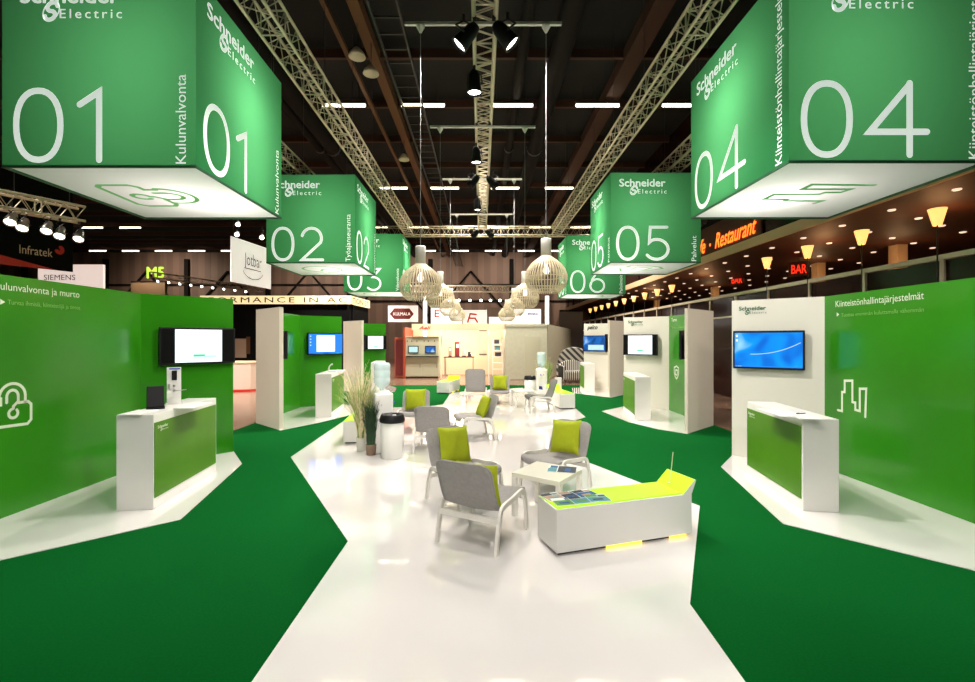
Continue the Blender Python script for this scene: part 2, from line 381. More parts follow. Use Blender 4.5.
def logo(mb, X, u, v, w, m, green):
    """word mark, w = width of the bold upper word, baseline at v"""
    mb.text('Schneider', m, X, width=w, bold=.022, base=(u, v), cap=w*.165)
    mb.text('Electric', m, X, width=w*.63, bold=.004, space=1.35, base=(u+w*.40, v-w*.155), cap=w*.095)
    k = w*.080; cx, cy = u+w*.315, v-w*.085
    top = [(.62*cos(R(t)), .55+.55*sin(R(t))) for t in range(10, 271, 20)]; bot = [(.62*cos(R(t)), -.55+.55*sin(R(t))) for t in range(70, -171, -20)]
    mb.stroke([(cx+k*(a+.28*b), cy+k*b) for a, b in top+bot], k*.52, m, X, z=.0035)
    mb.stroke([(cx+k*(.98*cos(R(t))+.28*1.25*sin(R(t))), cy+k*1.25*sin(R(t))) for t in range(150, 236, 12)], k*.16, m, X, z=.0035)
    mb.stroke([(cx+k*(.98*cos(R(t))+.28*1.25*sin(R(t))), cy+k*1.25*sin(R(t))) for t in range(-30, 56, 12)], k*.16, m, X, z=.0035)
LOCK = [[(.52,.86),(.60,.98),(.50,1.14)]]
def sym_lock(mb, X, s, w, m, z=0):
    f = lambda L: [(x*s, y*s) for x, y in L]
    mb.stroke(f([(.16,-.02),(.42,-.02),(.50,-.10),(.50,-.52),(.40,-.62),(-.42,-.58),(-.50,-.50),(-.50,-.10),(-.42,-.02),(-.30,-.02),(-.30,.14)]+ell(0,.16,.34,.34,180,0,14)+[(.34,.05),(.34,-.02)]), w, m, X, z=z)
    mb.stroke(f([(-.15,.02),(-.15,.16)]+ell(0,.16,.15,.17,180,0,10)+[(.15,.02),(.02,-.10),(.02,-.16)]), w, m, X, z=z)
    mb.stroke(f(ell(.02,-.28,.12,.12,100,400,14)), w, m, X, z=z)
SKY = [(428,403),(441,406),(441,347),(449,347),(449,312),(473,312),(473,378),(482,380),(482,402),(496,406),(496,337),(516,337),(513,424)]
def sym_sky(mb, X, s, w, m, z=0): mb.stroke([((x-472)/100*s, -(y-368)/100*s) for x, y in SKY], w, m, X, z=z)
def sym_clock(mb, X, s, w, m, z=0):
    mb.stroke([(a*s, b*s) for a, b in ell(0,0,.55,.55,0,340,30)], w, m, X, z=z); mb.stroke([(0,.32*s),(0,0),(.25*s,-.12*s)], w, m, X, z=z)
def sym_shield(mb, X, s, w, m, z=0):
    mb.stroke([(a*s, b*s) for a, b in [(0,.62),(.25,.50),(.50,.46),(.50,-.05),(.30,-.42),(0,-.62),(-.30,-.42),(-.50,-.05),(-.50,.46),(-.25,.50)]], w, m, X, closed=True, z=z)
    mb.stroke([(a*s, b*s) for a, b in [(-.18,.22),(.22,.22),(.22,-.12)]], w, m, X, z=z); mb.stroke([(a*s, b*s) for a, b in [(.12,-.26),(-.24,-.20),(-.22,.10)]], w, m, X, z=z)
SZ = 2.5
SIGNGROUP = 'green numbered fabric cubes hanging over the stand'
def sign(num, word, x0, y0, z0, depth, inner, sym, wordlen, label, power):
    t = thing('hanging_sign', label, 'hanging sign', (x0+SZ/2, y0+depth/2, z0), 0, SIGNGROUP)
    a, b = SZ/2, depth/2
    faces = [((-a,-b,0),(1,0,0),SZ), ((a,-b,0),(0,1,0),depth), ((a,b,0),(-1,0,0),SZ), ((-a,b,0),(0,-1,0),depth)]
    for o, u, w in faces:
        mb = MB(); X = frame(o, u, (0,0,1))
        mb.rect(0, 0, w, SZ, 'signgreen', X)
        XL = X @ T((0,0,.004)); k = w/SZ
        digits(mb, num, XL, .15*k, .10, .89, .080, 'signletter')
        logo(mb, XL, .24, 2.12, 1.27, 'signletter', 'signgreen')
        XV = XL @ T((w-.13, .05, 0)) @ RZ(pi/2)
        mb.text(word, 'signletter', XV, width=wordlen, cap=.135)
        # hem along the lower edge
        mb.box((0,-.0,-.02), (w,.03,.006), 'lettergreen', X)
        mb.build('fabric_panel', t)
    mb = MB(); X = frame((-a+.02,b-.02,.03), (1,0,0), (0,-1,0)); mb.rect(0, 0, SZ-.04, depth-.04, 'signwhite', X)
    XS = frame((0,0,.026), (0,1,0), (1,0,0)) if inner > 0 else frame((0,0,.026), (0,-1,0), (-1,0,0))
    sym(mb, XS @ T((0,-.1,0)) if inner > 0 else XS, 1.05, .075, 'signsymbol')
    mb.build('light_panel', t)
    mb = MB(); mb.rect(-a+.01, -b+.01, a-.01, b-.01, 'matblack', T((0,0,SZ-.01))); mb.build('cover_panel', t)
    mb = MB()
    for sx in (-1, 1):
        for sy in (-1, 1): mb.tube([(sx*(a-.1),sy*(b-.1),SZ-.02),(sx*(a-.1),sy*(b-.1),10.5-z0)], .006, 'darkmetal', 5)
    mb.build('cable', t)
    point((inner*.42, .12, 1.50), power, (1,.95,.88), .16, t)
    point((inner*.50, .30, .50), power*.34, (1,.95,.90), .12, t)
    return t
PW = 88
sign('01','Kulunvalvonta',-6.17,5.99,4.05,2.56,1,sym_lock,1.15,'green fabric cube sign numbered 01 hanging over the padlock wall',PW)
sign('02','Työajanseuranta',-6.05,13.1,3.99,2.6,1,sym_clock,1.33,'green fabric cube sign numbered 02 hanging behind the 01 cube',PW)
sign('03','Videovalvonta',-5.9,20.0,3.90,2.4,1,sym_clock,.95,'green fabric cube sign numbered 03 hanging behind the 02 cube',PW)
sign('04','Kiinteistönhallintajärjestelmät',3.84,5.80,4.04,2.7,-1,sym_sky,2.42,'green fabric cube sign numbered 04 hanging over the skyline wall',PW)
sign('05','Palvelut',3.60,12.9,3.97,2.4,-1,sym_shield,.70,'green fabric cube sign numbered 05 hanging behind the 04 cube',PW)
sign('06','Paloilmoitus',3.65,19.8,3.72+.05,2.2,-1,sym_clock,.95,'green fabric cube sign numbered 06 hanging behind the 05 cube',PW)

# ------------------------------------------------------------------ trusses
def truss(label, p0, p1, s, pitch=None, name='lighting_truss'):
    t = thing(name, label, 'truss', p0)
    d = Vector(p1)-Vector(p0); L = d.length; d.normalize()
    side = Vector((0,0,1)).cross(d).normalized(); up = Vector((0,0,1))
    c = [side*sx*s/2+up*sz for sx, sz in ((-1,0),(1,0),(1,s),(-1,s))]
    for q in c: MB().tube([q, q+d*L], .026, 'alu', 8).build('chord', t)
    mb = MB(); pitch = pitch or s*1.15; n = max(2, int(L/pitch)); st = L/n
    for i in range(n):
        a, b = d*(i*st), d*((i+1)*st); m_ = d*((i+.5)*st)
        for j in range(4):
            k = (j+1) % 4
            mb.tube([c[j]+a, c[k]+m_, c[j]+b], .011, 'alu', 4, cap=False, smooth=False)
        if i % 4 == 0:
            for j in range(4): mb.tube([c[j]+a, c[(j+1)%4]+a], .014, 'alu', 4, cap=False, smooth=False)
    mb.build('bracing', t)
    mb = MB()
    for f in (.1,.5,.9):
        q = d*(L*f)+up*s; mb.tube([q, q+up*(10.5-p0[2]-s)], .007, 'darkmetal', 5)
    mb.build('cable', t)
    return t
ZT = CH+4.75
truss('long aluminium box truss on the padlock wall side, along the inner faces of the cubes', (-3.24,-1.5,ZT), (-3.24,20.8,ZT), .38)
truss('long aluminium box truss on the skyline wall side, along the inner faces of the cubes', (3.38,-1.5,ZT), (3.38,20.8,ZT), .38)
truss('aluminium box truss crossing the stand between the 03 and 06 cubes', (-6.3,21.1,ZT-.02), (6.3,21.1,ZT-.02), .38)
truss('aluminium box truss above the outer side of the padlock side cubes', (-5.45,2,ZT+.1), (-5.45,20.8,ZT+.1), .38)
truss('aluminium box truss above the outer side of the skyline side cubes', (5.55,2,ZT+.1), (5.55,20.8,ZT+.1), .38)
ZC = CH+4.17
truss('slim aluminium truss down the middle carrying the pendant bars', (.05,-1.5,ZC), (.05,17.6,ZC), .29, .3)

# par cans on the middle truss
def parcan(loc, aim, label, power=0, lens='lens', size=80, big=1.0, mount=None, name='spotlight', group='black spotlights clamped under the middle truss', can='black', rad=.12):
    t = thing(name, label, 'spotlight', loc, 0, group)
    q = (Vector(aim)-Vector(loc)).to_track_quat('-Z', 'Y').to_matrix().to_4x4()
    b = big
    MB().lathe([(.0,.24*b),(.06*b,.23*b),(.085*b,.16*b),(.10*b,.0),(.115*b,-.10*b),(.108*b,-.10*b),(.09*b,-.03*b)], can, 18, q).build('lamp_can', t)
    MB().disc(.10*b, lens, 18, q @ T((0,0,-.07*b)) @ RX(pi)).build('lens', t)
    top = (mount if mount else .24)
    mb = MB(); mb.tube([q @ Vector((.13*b,0,.03*b)), (.1*b,0,top*.8), (0,0,top), (-.1*b,0,top*.8), q @ Vector((-.13*b,0,.03*b))], .012*b, 'darkmetal', 6); mb.tube([(0,0,top),(0,0,top+.08)], .022, 'darkmetal'); mb.build('yoke', t)
    if power:
        spot(t, q @ Vector((0,0,-.16*b)), Vector(aim)-Vector(loc), power, size, rad=rad)
    return t
A = 400; B_ = 620
zc = ZC-.36
parcan((-.22,5.9,zc), (-4.6,6.3,.9), 'black spotlight tilted towards the padlock wall, in front of the first pendant bar', B_)
parcan((.33,5.8,zc-.05), (4.6,6.2,.9), 'black spotlight tilted towards the skyline wall, in front of the first pendant bar', B_*1.35)
parcan((-.1,7.0,zc), (-.05,7.1,0), 'black spotlight pointing straight down behind the first pendant bar', A, size=105)
parcan((-.1,9.75,zc), (-.05,9.9,0), 'black spotlight pointing straight down behind the second pendant bar', A, size=105)
parcan((-.22,11.3,zc), (-4.6,12.6,.9), 'black spotlight beside the third pendant bar, turned towards the 02 counter', B_)
parcan((.32,11.4,zc), (4.6,12.6,.9), 'black spotlight beside the third pendant bar, turned towards the 05 counter', B_)
parcan((-.1,13.3,zc), (-.05,13.5,0), 'black spotlight pointing straight down before the last pendant bar', A, size=105)
parcan((-.25,16.9,zc), (-4.4,17.4,.9), 'black spotlight at the far end of the middle truss, turned towards the 03 booth', B_*.8)
parcan((.35,16.9,zc), (4.4,17.0,.9), 'black spotlight at the far end of the middle truss, turned towards the 06 booth', B_*.8)
# the same rig continues over the photographer
for x, y, aim, p, nm in ((-.2,2.2,(-4.6,3.6,.6),B_*.8,'a'),(.3,2.2,(4.6,3.6,.6),B_*.8,'b'),(0,3.6,(0,3.9,0),A,'c'),(0,.6,(0,1.0,0),A*.8,'d')):
    l = spot(None, (x,y,zc), aim, p*.75, 100)

for x, y, z, aim, p, sz in ((-7.6,4.6,3.6,(-4.5,9.9,1.0),520,45),(-7.6,11.0,3.6,(-4.5,16.4,1.2),520,45),(7.3,4.6,3.6,(4.5,9.6,1.0),600,45),(7.3,10.6,3.6,(4.5,15.3,1.2),600,45),
   (-2.2,-1.2,5.2,(-3.6,5.8,.5),620,52),(2.2,-1.2,5.2,(3.8,5.8,.5),620,52),(-.3,-2.0,3.4,(.4,4.8,.4),560,44),(.3,5.0,5.6,(.1,9.5,.3),520,60),
   (-1.6,20.7,6.2,(-1.2,24.5,.8),700,80),(-3.2,20.7,6.2,(-3,23.5,.8),800,60),(2.4,17.4,6.2,(2.4,22,1.2),750,60),(-9.5,12,6.5,(-9,17,.3),2600,70),(-7,20,6.5,(-5.5,27,1),1500,80)):
    spot(None, (x,y,z), aim, p, sz)  # added spots without fixtures, some of them frontal fill behind the camera
# added fill spots under the roof, no lamp bodies, shining down over the hall
for x, y, p in ((-7.5,17.5,3500),(0,11.6,2500),(0,19.0,3000),(5.5,23,3500),(-12,8,3000),(-4,28,3500),(-14,26,4000)):
    spot(None, (x,y,9.1), (x,y+.01,0), p*1.1, 120, (1,.91,.80), .25, .8)
for x in (-30,-16,-6,2,10): spot(None, (x,40,9.0), (x,46,5.5), 1150, 120, (1,.82,.66), .3, .8)  # added spots brightening the back wall, no lamps there
# ------------------------------------------------------------------ pendant lamps on bars
ZB = CH+4.08
prof = [(.066,.47),(.078,.455),(.13,.42),(.19,.37),(.24,.30),(.265,.225),(.268,.17),(.25,.10),(.215,.045),(.165,.0)]
def pendant(loc, label):
    t = thing('pendant_lamp', label, 'pendant lamp', loc, 0, 'slatted birch pendant lamps over the seating')
    mb = MB(); n = 42
    for k in range(n):
        a = 2*pi*k/n; Xk = RZ(a); vs = []; fs = []
        for r, z in prof:
            vs += [(r,-.0075,z),(r,.0075,z),(r+.007,.0075,z+.002),(r+.007,-.0075,z+.002)]
        for i in range(len(prof)-1):
            for j in range(4): fs.append((i*4+j, i*4+(j+1)%4, i*4+4+(j+1)%4, i*4+4+j))
        mb.add(vs, fs, 'wood', False, Xk)
    mb.build('slats', t)
    MB().lathe([(.0,.70),(.062,.70),(.068,.68),(.068,.455),(.060,.455),(.060,.66),(0,.66)], 'frame', 24).build('socket_cover', t)
    mb = MB()
    for z, r in ((.40,.155),(.20,.262),(.03,.19)): mb.lathe([(r,z),(r-.03,z),(r-.03,z+.006),(r,z+.006),(r,z)], 'wood', 28, smooth=False)
    mb.build('hoop', t)
    MB().lathe([(0,.36),(.02,.36),(.03,.33),(.045,.28),(.03,.24),(0,.23)], 'dimlens', 14).build('bulb', t)
    MB().tube([(0,0,.70),(0,0,ZB-loc[2]-.02)], .0045, 'cable', 6).build('cord', t)
    return t
pos = ['nearest','second','third','farthest']
for i, y in enumerate((6.0,8.9,11.8,15.1)):
    o = .03
    bar = thing('hanging_bar', f'white crossbar under the middle truss carrying the {pos[i]} pair of pendant lamps', 'hanging bar', (o,y,ZB), 0, 'white crossbars holding the pendants')
    MB().box((-1.01,-.02,-.02), (1.01,.02,.02), 'frame').build('bar', bar, bevel=.004)
    for sx in (-.81,.81): MB().lathe([(0,-.10),(.012,-.10),(.055,-.02),(.055,.0),(0,.0)], 'frame', 14, T((sx,0,-.02))).build('ceiling_cup', bar)
    MB().box((-.14,-.03,.02), (-.09,.03,ZC-ZB), 'darkmetal').build('clamp', bar); MB().box((.11,-.03,.02), (.16,.03,ZC-ZB), 'darkmetal').build('clamp', bar)
    for sx, side, sg in ((-.81,'01 to 03',-1), (.81,'04 to 06',1)):
        zt = CH+(1.21 if sg < 0 and i == 0 else 1.31)
        pendant((o+sx, y, zt-.70), f'round slatted birch pendant lamp, {pos[i]} of the row on the {side} cube side')

# ------------------------------------------------------------------ booths
H = 2.5
def panel(mb, a, b, h, th, m, back='wing'):
    """vertical board from a to b (plan), front face on the line, thickness behind (left normal side sign via th)"""
    a, b = Vector((a[0],a[1],0)), Vector((b[0],b[1],0)); d = (b-a).normalized(); n = Vector((-d.y,d.x,0))*th
    q = [a, b, b+n, a+n]; mb.prism([(p.x,p.y) for p in q], 0, h, m)
HR = 2.45
def booth_wall(label, parts, loc=(0,0,0)):
    t = thing('booth_wall', label, 'booth wall', loc, 0, 'exhibition stand walls')
    return t
def wall_X(a, b):   # face frame along the front of a board; u from a to b as seen by the viewer
    a3 = Vector((a[0],a[1],0)); return frame(a3, (b[0]-a[0], b[1]-a[1], 0), (0,0,1))
TVG = 'flat screens mounted on the stand walls'
def tv(label, Xf, u0, u1, z0, z1, content):
    w, h = u1-u0, z1-z0
    t = thing('wall_television', label, 'television', (0,0,0), 0, TVG)
    t.matrix_world = Xf @ T(((u0+u1)/2, (z0+z1)/2, .0)) 
    MB().box((-w/2,-h/2,.045), (w/2,h/2,.10), 'black').build('bezel', t, bevel=.008)
    MB().box((-.2,-.15,.001), (.2,.15,.045), 'darkmetal').build('bracket', t)
    mb = MB(); X = T((0,0,.103)); iw, ih = w/2-.025, h/2-.03
    if content == 'white43':
        q = ih*1.28; q = min(q, iw*.76)
        mb.rect(-iw,-ih,iw,ih,'matblack',X); X2 = X @ T((0,0,.002)); mb.rect(-q,-ih,q,ih,'screenwhite',X2); X3 = X2 @ T((0,0,.002))
        mb.rect(-.08,-ih*.66,.08,-ih*.52,'screengreen',X3); mb.rect(.2*q,-ih*.70,.75*q,-ih*.60,'screenpale',X3)
        for k, (ua, ub) in enumerate(((-.7,-.1),(-.3,.2),(-.8,.3),(-.8,-.5))): mb.rect(ua*q, ih*(.62-.28*k), ub*q, ih*(.65-.28*k), 'screenpale', X3)
    elif content == 'window':
        mb.rect(-iw,-ih,iw,ih,'screenblue',X); X2 = X @ T((0,0,.002)); mb.rect(-.55*iw,-.8*ih,.55*iw,.85*ih,'screenwhite',X2); mb.rect(-iw,-ih,iw,-.9*ih,'desk',X2)
        for k in range(4): mb.rect(-.93*iw, ih*(.7-.3*k), -.86*iw, ih*(.82-.3*k), 'screenpale', X2)
        for k in range(5): mb.rect(-.4*iw, ih*(.55-.22*k), (.35-.1*(k%2))*iw, ih*(.58-.22*k), 'screenpale', X2 @ T((0,0,.002)))
    elif content == 'desk':
        mb.rect(-iw,-ih,iw,ih,'desk',X); X2 = X @ T((0,0,.002)); mb.rect(-iw,-ih,iw,-.93*ih,'screenblue',X2)
        for k in range(2): mb.rect(-.96*iw, ih*(.76-.26*k), -.90*iw, ih*(.88-.26*k), 'screenwhite', X2)
        for a in range(3): mb.rect((-.95+.06*a)*iw, -.985*ih, (-.91+.06*a)*iw, -.94*ih, 'screenpale', X2)
        pts = [(-.5*iw+.09*iw*k, -.25*ih+.5*ih*(k/14)**2.2) for k in range(17)]
        mb.stroke(pts, .008, 'screenpale', X2)
    elif content == 'desk2':
        mb.rect(-iw,-ih,iw,ih,'desk2',X); mb.rect(-.6*iw,-.9*ih,.7*iw,-.2*ih,'screenpale',X @ T((0,0,.002)))
    elif content == 'off': mb.rect(-iw,-ih,iw,ih,'matblack',X)
    mb.build('screen', t)
    return t
def counter(label, B, rz, mirror, L=1.49, W=.37, CTOP=1.02):
    """B = near inner corner; long green face towards the aisle. local: x across (outwards), y along"""
    t = thing('display_counter', label, 'counter', B, rz, 'white counters with a green front panel')
    s = mirror
    x0, x1 = (0, W) if s > 0 else (-W, 0)
    mb = MB(); mb.box((x0,0,0), (x1,L,CTOP), 'white'); mb.build('counter_body', t, bevel=.005)
    mb = MB(); Xf = frame((0,L,0), (0,-1,0), (0,0,1)) if s > 0 else frame((0,0,0), (0,1,0), (0,0,1))
    mb.box((.012,.12,0), (L-.03,CTOP-.09,.008), 'greenpanel', Xf)
    XL = Xf @ T((0,0,.010)); uu = .06
    logo(mb, XL, uu, CTOP-.16, .20, 'letter', 'green')
    mb.build('green_panel', t)
    return t

# -- booth 1 (01)
t = booth_wall('high green wall with a padlock outline under the 01 cube', 0)
mb = MB(); panel(mb, (-4.9,6.7), (-4.9,3.0), H, -.06, 'green')
X = frame((-4.9+.004,0,0), (0,1,0), (0,0,1))
mb.text('Kulunvalvonta ja murto', 'letter', X, width=1.00, cap=.078, base=(4.67,2.345))
mb.text('Turvaa ihmisiä, kiinteistöjä ja tietoa', 'letterdim', X, width=.87, cap=.05, base=(4.81,2.20), bold=.002)
mb.poly([(4.735,2.25),(4.735,2.19),(4.785,2.22)], 'letter', X)
sym_lock(mb, X @ T((4.86,1.175,0)), .40, .030, 'letter')
mb.build('wall_panel', t)
mb = MB(); panel(mb, (-4.05,7.6), (-4.9,6.7), H, -.06, 'green'); mb.build('wall_panel', t)
X1 = wall_X((-4.9,6.7), (-4.05,7.6))
tv('television showing a white page on the green padlock wall', X1, .2, 1.235, 1.46, 2.02, 'white43')
cB = G(153.5,510.2)
counter('white counter with green front before the padlock wall', (cB.x,cB.y,.006), R(6.5), -1)
# -- booth 2 (02)
def wing(label, near, far, mirror=1, hh=2.5, th=.085):
    t = booth_wall(label, 0)
    mb = MB()
    a, b = Vector((*near,0)), Vector((*far,0)); d = (b-a).normalized(); n = Vector((-d.y,d.x,0)); n = n if n.y > 0 else -n
    q = [a, b, b+n*th, a+n*th]; mb.prism([(p.x,p.y) for p in q], 0, hh, 'wing'); mb.build('wing_panel', t)
    return t, d, n, a
t, d, n, a = wing('white wing wall and green panels of the booth under the 02 cube', (-4.1,9.45), (-4.96,10.25))
mb = MB(); panel(mb, (-4.9,12.6), (-4.9,10.3), H, -.06, 'green')
X = frame((-4.9+.004,0,0), (0,1,0), (0,0,1))
mb.text('Työajanseuranta', 'letter', X, width=.7, cap=.078, base=(10.75,2.345)); mb.text('Tunne työaikasi', 'letterdim', X, width=.6, cap=.05, base=(10.8,2.2))
mb.build('wall_panel', t)
mb = MB(); panel(mb, (-4.0,13.35), (-4.9,12.6), H, -.06, 'green'); mb.build('wall_panel', t)
X2 = wall_X((-4.9,12.6), (-4.0,13.35))
tv('television showing a blue desktop with a white window, beside the 02 counter', X2, .17, 1.17, 1.42, 2.03, 'window')
def wing_tv(label, a, d, n, mirror):
    p = a+n*.085+d*.02
    # back face of the wing, seen edge on past its tip
    Xw = frame(p, d if mirror > 0 else -d, (0,0,1))
    if Xw.col[2].xyz.dot(n) < 0: Xw = frame(p, -Xw.col[0].xyz, (0,0,1))
    s = 1 if Xw.col[0].xyz.dot(d) > 0 else -1
    u0, u1 = (0.0,1.0) if s > 0 else (-1.0,0.0)
    tv(label, Xw, u0, u1, 1.44, 2.02, 'off')
wing_tv('dark screen on the inner side of the white 02 wing wall, seen edge on', a, d, n, 1)
cB = G(331.6,417.4)
counter('white counter with green front in the booth under the 02 cube', (cB.x,cB.y,.006), R(6.5), -1, 1.6)
# -- booth 3 (03)
t, d, n, a = wing('pinkish white wing wall and green panels of the booth under the 03 cube', (-4.1,15.95), (-4.96,16.75))
mb = MB(); panel(mb, (-4.9,18.7), (-4.9,16.8), H, -.06, 'green'); mb.build('wall_panel', t)
mb = MB(); panel(mb, (-3.98,19.4), (-4.9,18.7), H, -.06, 'green'); mb.build('wall_panel', t)
X3 = wall_X((-4.9,18.7), (-3.98,19.4))
tv('television showing a white page in the booth under the 03 cube', X3, .18, 1.15, 1.44, 2.02, 'white43')
wing_tv('dark screen on the inner side of the 03 wing wall, seen edge on', a, d, n, 1)
counter('white counter with green front behind the water cooler, under the 03 cube', (-3.53,16.5,.006), R(6.5), -1, 1.5)
# -- booth 4 (04)
t = booth_wall('white and green wall with a skyline outline under the 04 cube', 0)
mb = MB(); panel(mb, (4.9,3.0), (4.9,6.63), HR, -.06, 'green')
X = frame((4.9-.004,0,0), (0,-1,0), (0,0,1))
mb.text('Kiinteistönhallintajärjestelmät', 'letter', X, width=1.28, cap=.085, base=(-6.42,2.285))
mb.text('Tuottaa enemmän kuluttamalla vähemmän', 'letterdim', X, width=1.18, cap=.05, base=(-6.32,2.145), bold=.002)
mb.poly([(-6.40,2.21),(-6.40,2.15),(-6.355,2.18)], 'letter', X)
# skyline icon from its place on the wall
def wallpt(zx, zy):
    px, py = 700+zx/3.098, 280+zy/3.098; d_ = 4.9*F/(px-CX); return (-d_, CH+(CY-py)/F*d_)
pts = [wallpt(*q) for q in SKY]; mb.stroke(pts, .032, 'letter', X)
mb.build('wall_panel', t)
mb = MB(); panel(mb, (4.9,6.63), (3.96,7.34), HR, -.06, 'wallwhite')
X4 = wall_X((3.96,7.34), (4.9,6.63)); logo(mb, X4 @ T((0,0,.004)), .10, 2.29, .36, 'lettergreen', 'green'); mb.build('wall_panel', t)
tv('television showing a bright blue desktop on the white wall under the 04 cube', X4, .03, .95, 1.39, 1.97, 'desk')
cB = G(803,511.5)
counter('white counter with green front before the skyline wall', (cB.x,cB.y,.006), R(-8.5), 1, 1.42, .35, .985)
# -- booth 5 (05)
t, d, n, a = wing('white wing wall and panels with a shield outline under the 05 cube', (4.04,9.09), (4.98,9.96), -1, 2.45, .06)
mb = MB(); panel(mb, (4.9,10.0), (4.9,12.12), HR, -.06, 'green')
X = frame((4.9-.004,0,0), (0,-1,0), (0,0,1))
mb.text('Turva', 'letter', X, width=.32, cap=.09, base=(-11.95,2.30), bold=.006); mb.text('Turvaa arvokkaimmat', 'letterdim', X, width=.85, cap=.06, base=(-11.95,2.12))
sym_shield(mb, X @ T((-11.65,1.02,0)), .26, .036, 'letter')
mb.build('wall_panel', t)
mb = MB(); panel(mb, (4.9,12.12), (3.94,12.83), HR, -.06, 'wallwhite')
X5 = wall_X((3.94,12.83), (4.9,12.12)); logo(mb, X5 @ T((0,0,.004)), .12, 2.29, .40, 'lettergreen', 'green'); mb.build('wall_panel', t)
tv('television showing a white page on the white wall under the 05 cube', X5, .02, .93, 1.42, 1.98, 'white43')
wing_tv('dark screen on the inner side of the white 05 wing wall, seen edge on', a, d, n, -1)
counter('white counter with green front in the booth under the 05 cube', (3.49,10.54,.006), R(-8), 1, 1.6, .34, .985)
# -- booth 6 (06)
t, d, n, a = wing('white wing wall and white panel of the booth under the 06 cube', (4.12,14.9), (4.99,15.75), -1, 2.46, .06)
mb = MB(); panel(mb, (4.9,15.8), (4.9,17.2), HR, -.06, 'wallwhite'); mb.build('wall_panel', t)
mb = MB(); panel(mb, (4.9,17.2), (3.95,17.85), HR, -.06, 'wallwhite')
X6 = wall_X((3.95,17.85), (4.9,17.2)); mb.text('pelco', 'black', X6 @ T((0,0,.004)), width=.40, cap=.15, bold=.03, shear=.3, base=(.14,2.24)); mb.build('wall_panel', t)
tv('television showing a dark blue desktop on the white wall under the 06 cube', X6, .0, .98, 1.40, 2.0, 'desk2')
wing_tv('dark screen on the inner side of the white 06 wing wall, seen edge on', a, d, n, -1)
counter('white counter with green front in the booth under the 06 cube', (3.62,16.3,.006), R(-6), 1, 1.4, .36, .985)

# ------------------------------------------------------------------ things on the counters
def sheet(label, loc, rz, w, l, group=None, th=.004, name='paper_sheet', m='paper'):
    o = MB().box((-w/2,-l/2,0), (w/2,l/2,th), m).build(name); o.location = loc; o.rotation_euler = (0,0,rz)
    return tag(o, label, 'paper', group)
ct = 1.027
sheet('stack of white papers at the near end of the padlock counter', G(139,413,ct), R(6), .22, .36, 'papers on the counters', .012)
sheet('stack of white papers at the far end of the padlock counter', G(194,406,ct), R(6), .22, .5, 'papers on the counters', .012)
p = G(155.5,409,ct)
t = thing('tablet_stand', 'small black screen tilted back on a foot, on the padlock counter', 'tablet', p, R(35))
MB().box((-.085,-.01,.02), (.085,.012,.27), 'black', RX(R(-16))).build('tablet', t, bevel=.006)
MB().box((-.09,-.05,0), (.09,.09,.02), 'black').build('foot', t)
p = G(174,404,ct)
t = thing('reader_stand', 'white upright demonstration stand with a black card reader, on the padlock counter', 'demonstration stand', p, R(35))
MB().box((-.09,-.05,0), (.09,.06,.018), 'white').build('base', t)
MB().box((-.075,-.022,.018), (.075,.022,.46), 'white').build('column', t, bevel=.004)
MB().box((-.025,-.034,.30), (.03,-.022,.42), 'black').build('card_reader', t, bevel=.004)
MB().box((-.05,-.024,.435), (.065,-.0225,.452), 'bluelogo').build('printed_strip', t)
MB().box((-.06,-.04,.20), (-.045,-.022,.26), 'chrome').tube([(-.01,-.03,.17),(.02,-.06,.17),(.13,-.06,.18)], .006, 'chrome').lathe([(0,.0),(.016,0),(.016,.02),(0,.02)], 'chrome', 12, T((0,-.022,.17)) @ RX(pi/2)).lathe([(0,.0),(.014,0),(.014,.02),(0,.02)], 'chrome', 12, T((0,-.022,.23)) @ RX(pi/2)).build('door_handle', t)
# 02 counter
p = G(330,373,ct)
t = thing('desk_telephone', 'small white telephone on the 02 counter', 'telephone', (p.x-.05,p.y+.3,ct), R(20))
MB().box((-.09,-.08,0), (.09,.08,.04), 'white').build('base', t, bevel=.01)
MB().tube([(-.08,0,.06),(-.06,0,.14),(-.02,.0,.19),(.02,0,.2)], [.02,.016,.016,.022], 'white').build('handset', t)
sheet('white papers lying on the 02 counter beside the telephone', (p.x,p.y+.75,ct), R(6), .22, .4, 'papers on the counters', .02)
# 04 counter
q = thing('open_brochure', 'open white brochure at the far end of the skyline counter', 'brochure', G(779,413.5,.992), R(-9))
MB().box((-.11,-.02,0), (.10,.32,.006), 'paper', RY(R(3))).build('page', q); MB().box((-.11,-.30,.004), (.10,-.02,.016), 'paper').build('page', q)
sheet('sheaf of white papers at the near end of the skyline counter', G(803,417,.992), R(-12), .22, .36, 'papers on the counters', .01)
p = G(801,414,1.003)
t = thing('ballpoint_pen', 'dark pen lying across the papers on the skyline counter', 'pen', p, R(20))
MB().tube([(-.07,0,.006),(.06,0,.006),(.075,0,.006)], [.005,.005,.002], 'black').build('barrel', t); MB().box((-.07,-.003,.011), (-.03,.003,.014), 'black').build('clip', t)
sheet('white papers lying on the 05 counter', (3.72,11.3,.992), R(-8), .2, .42, 'papers on the counters', .02)

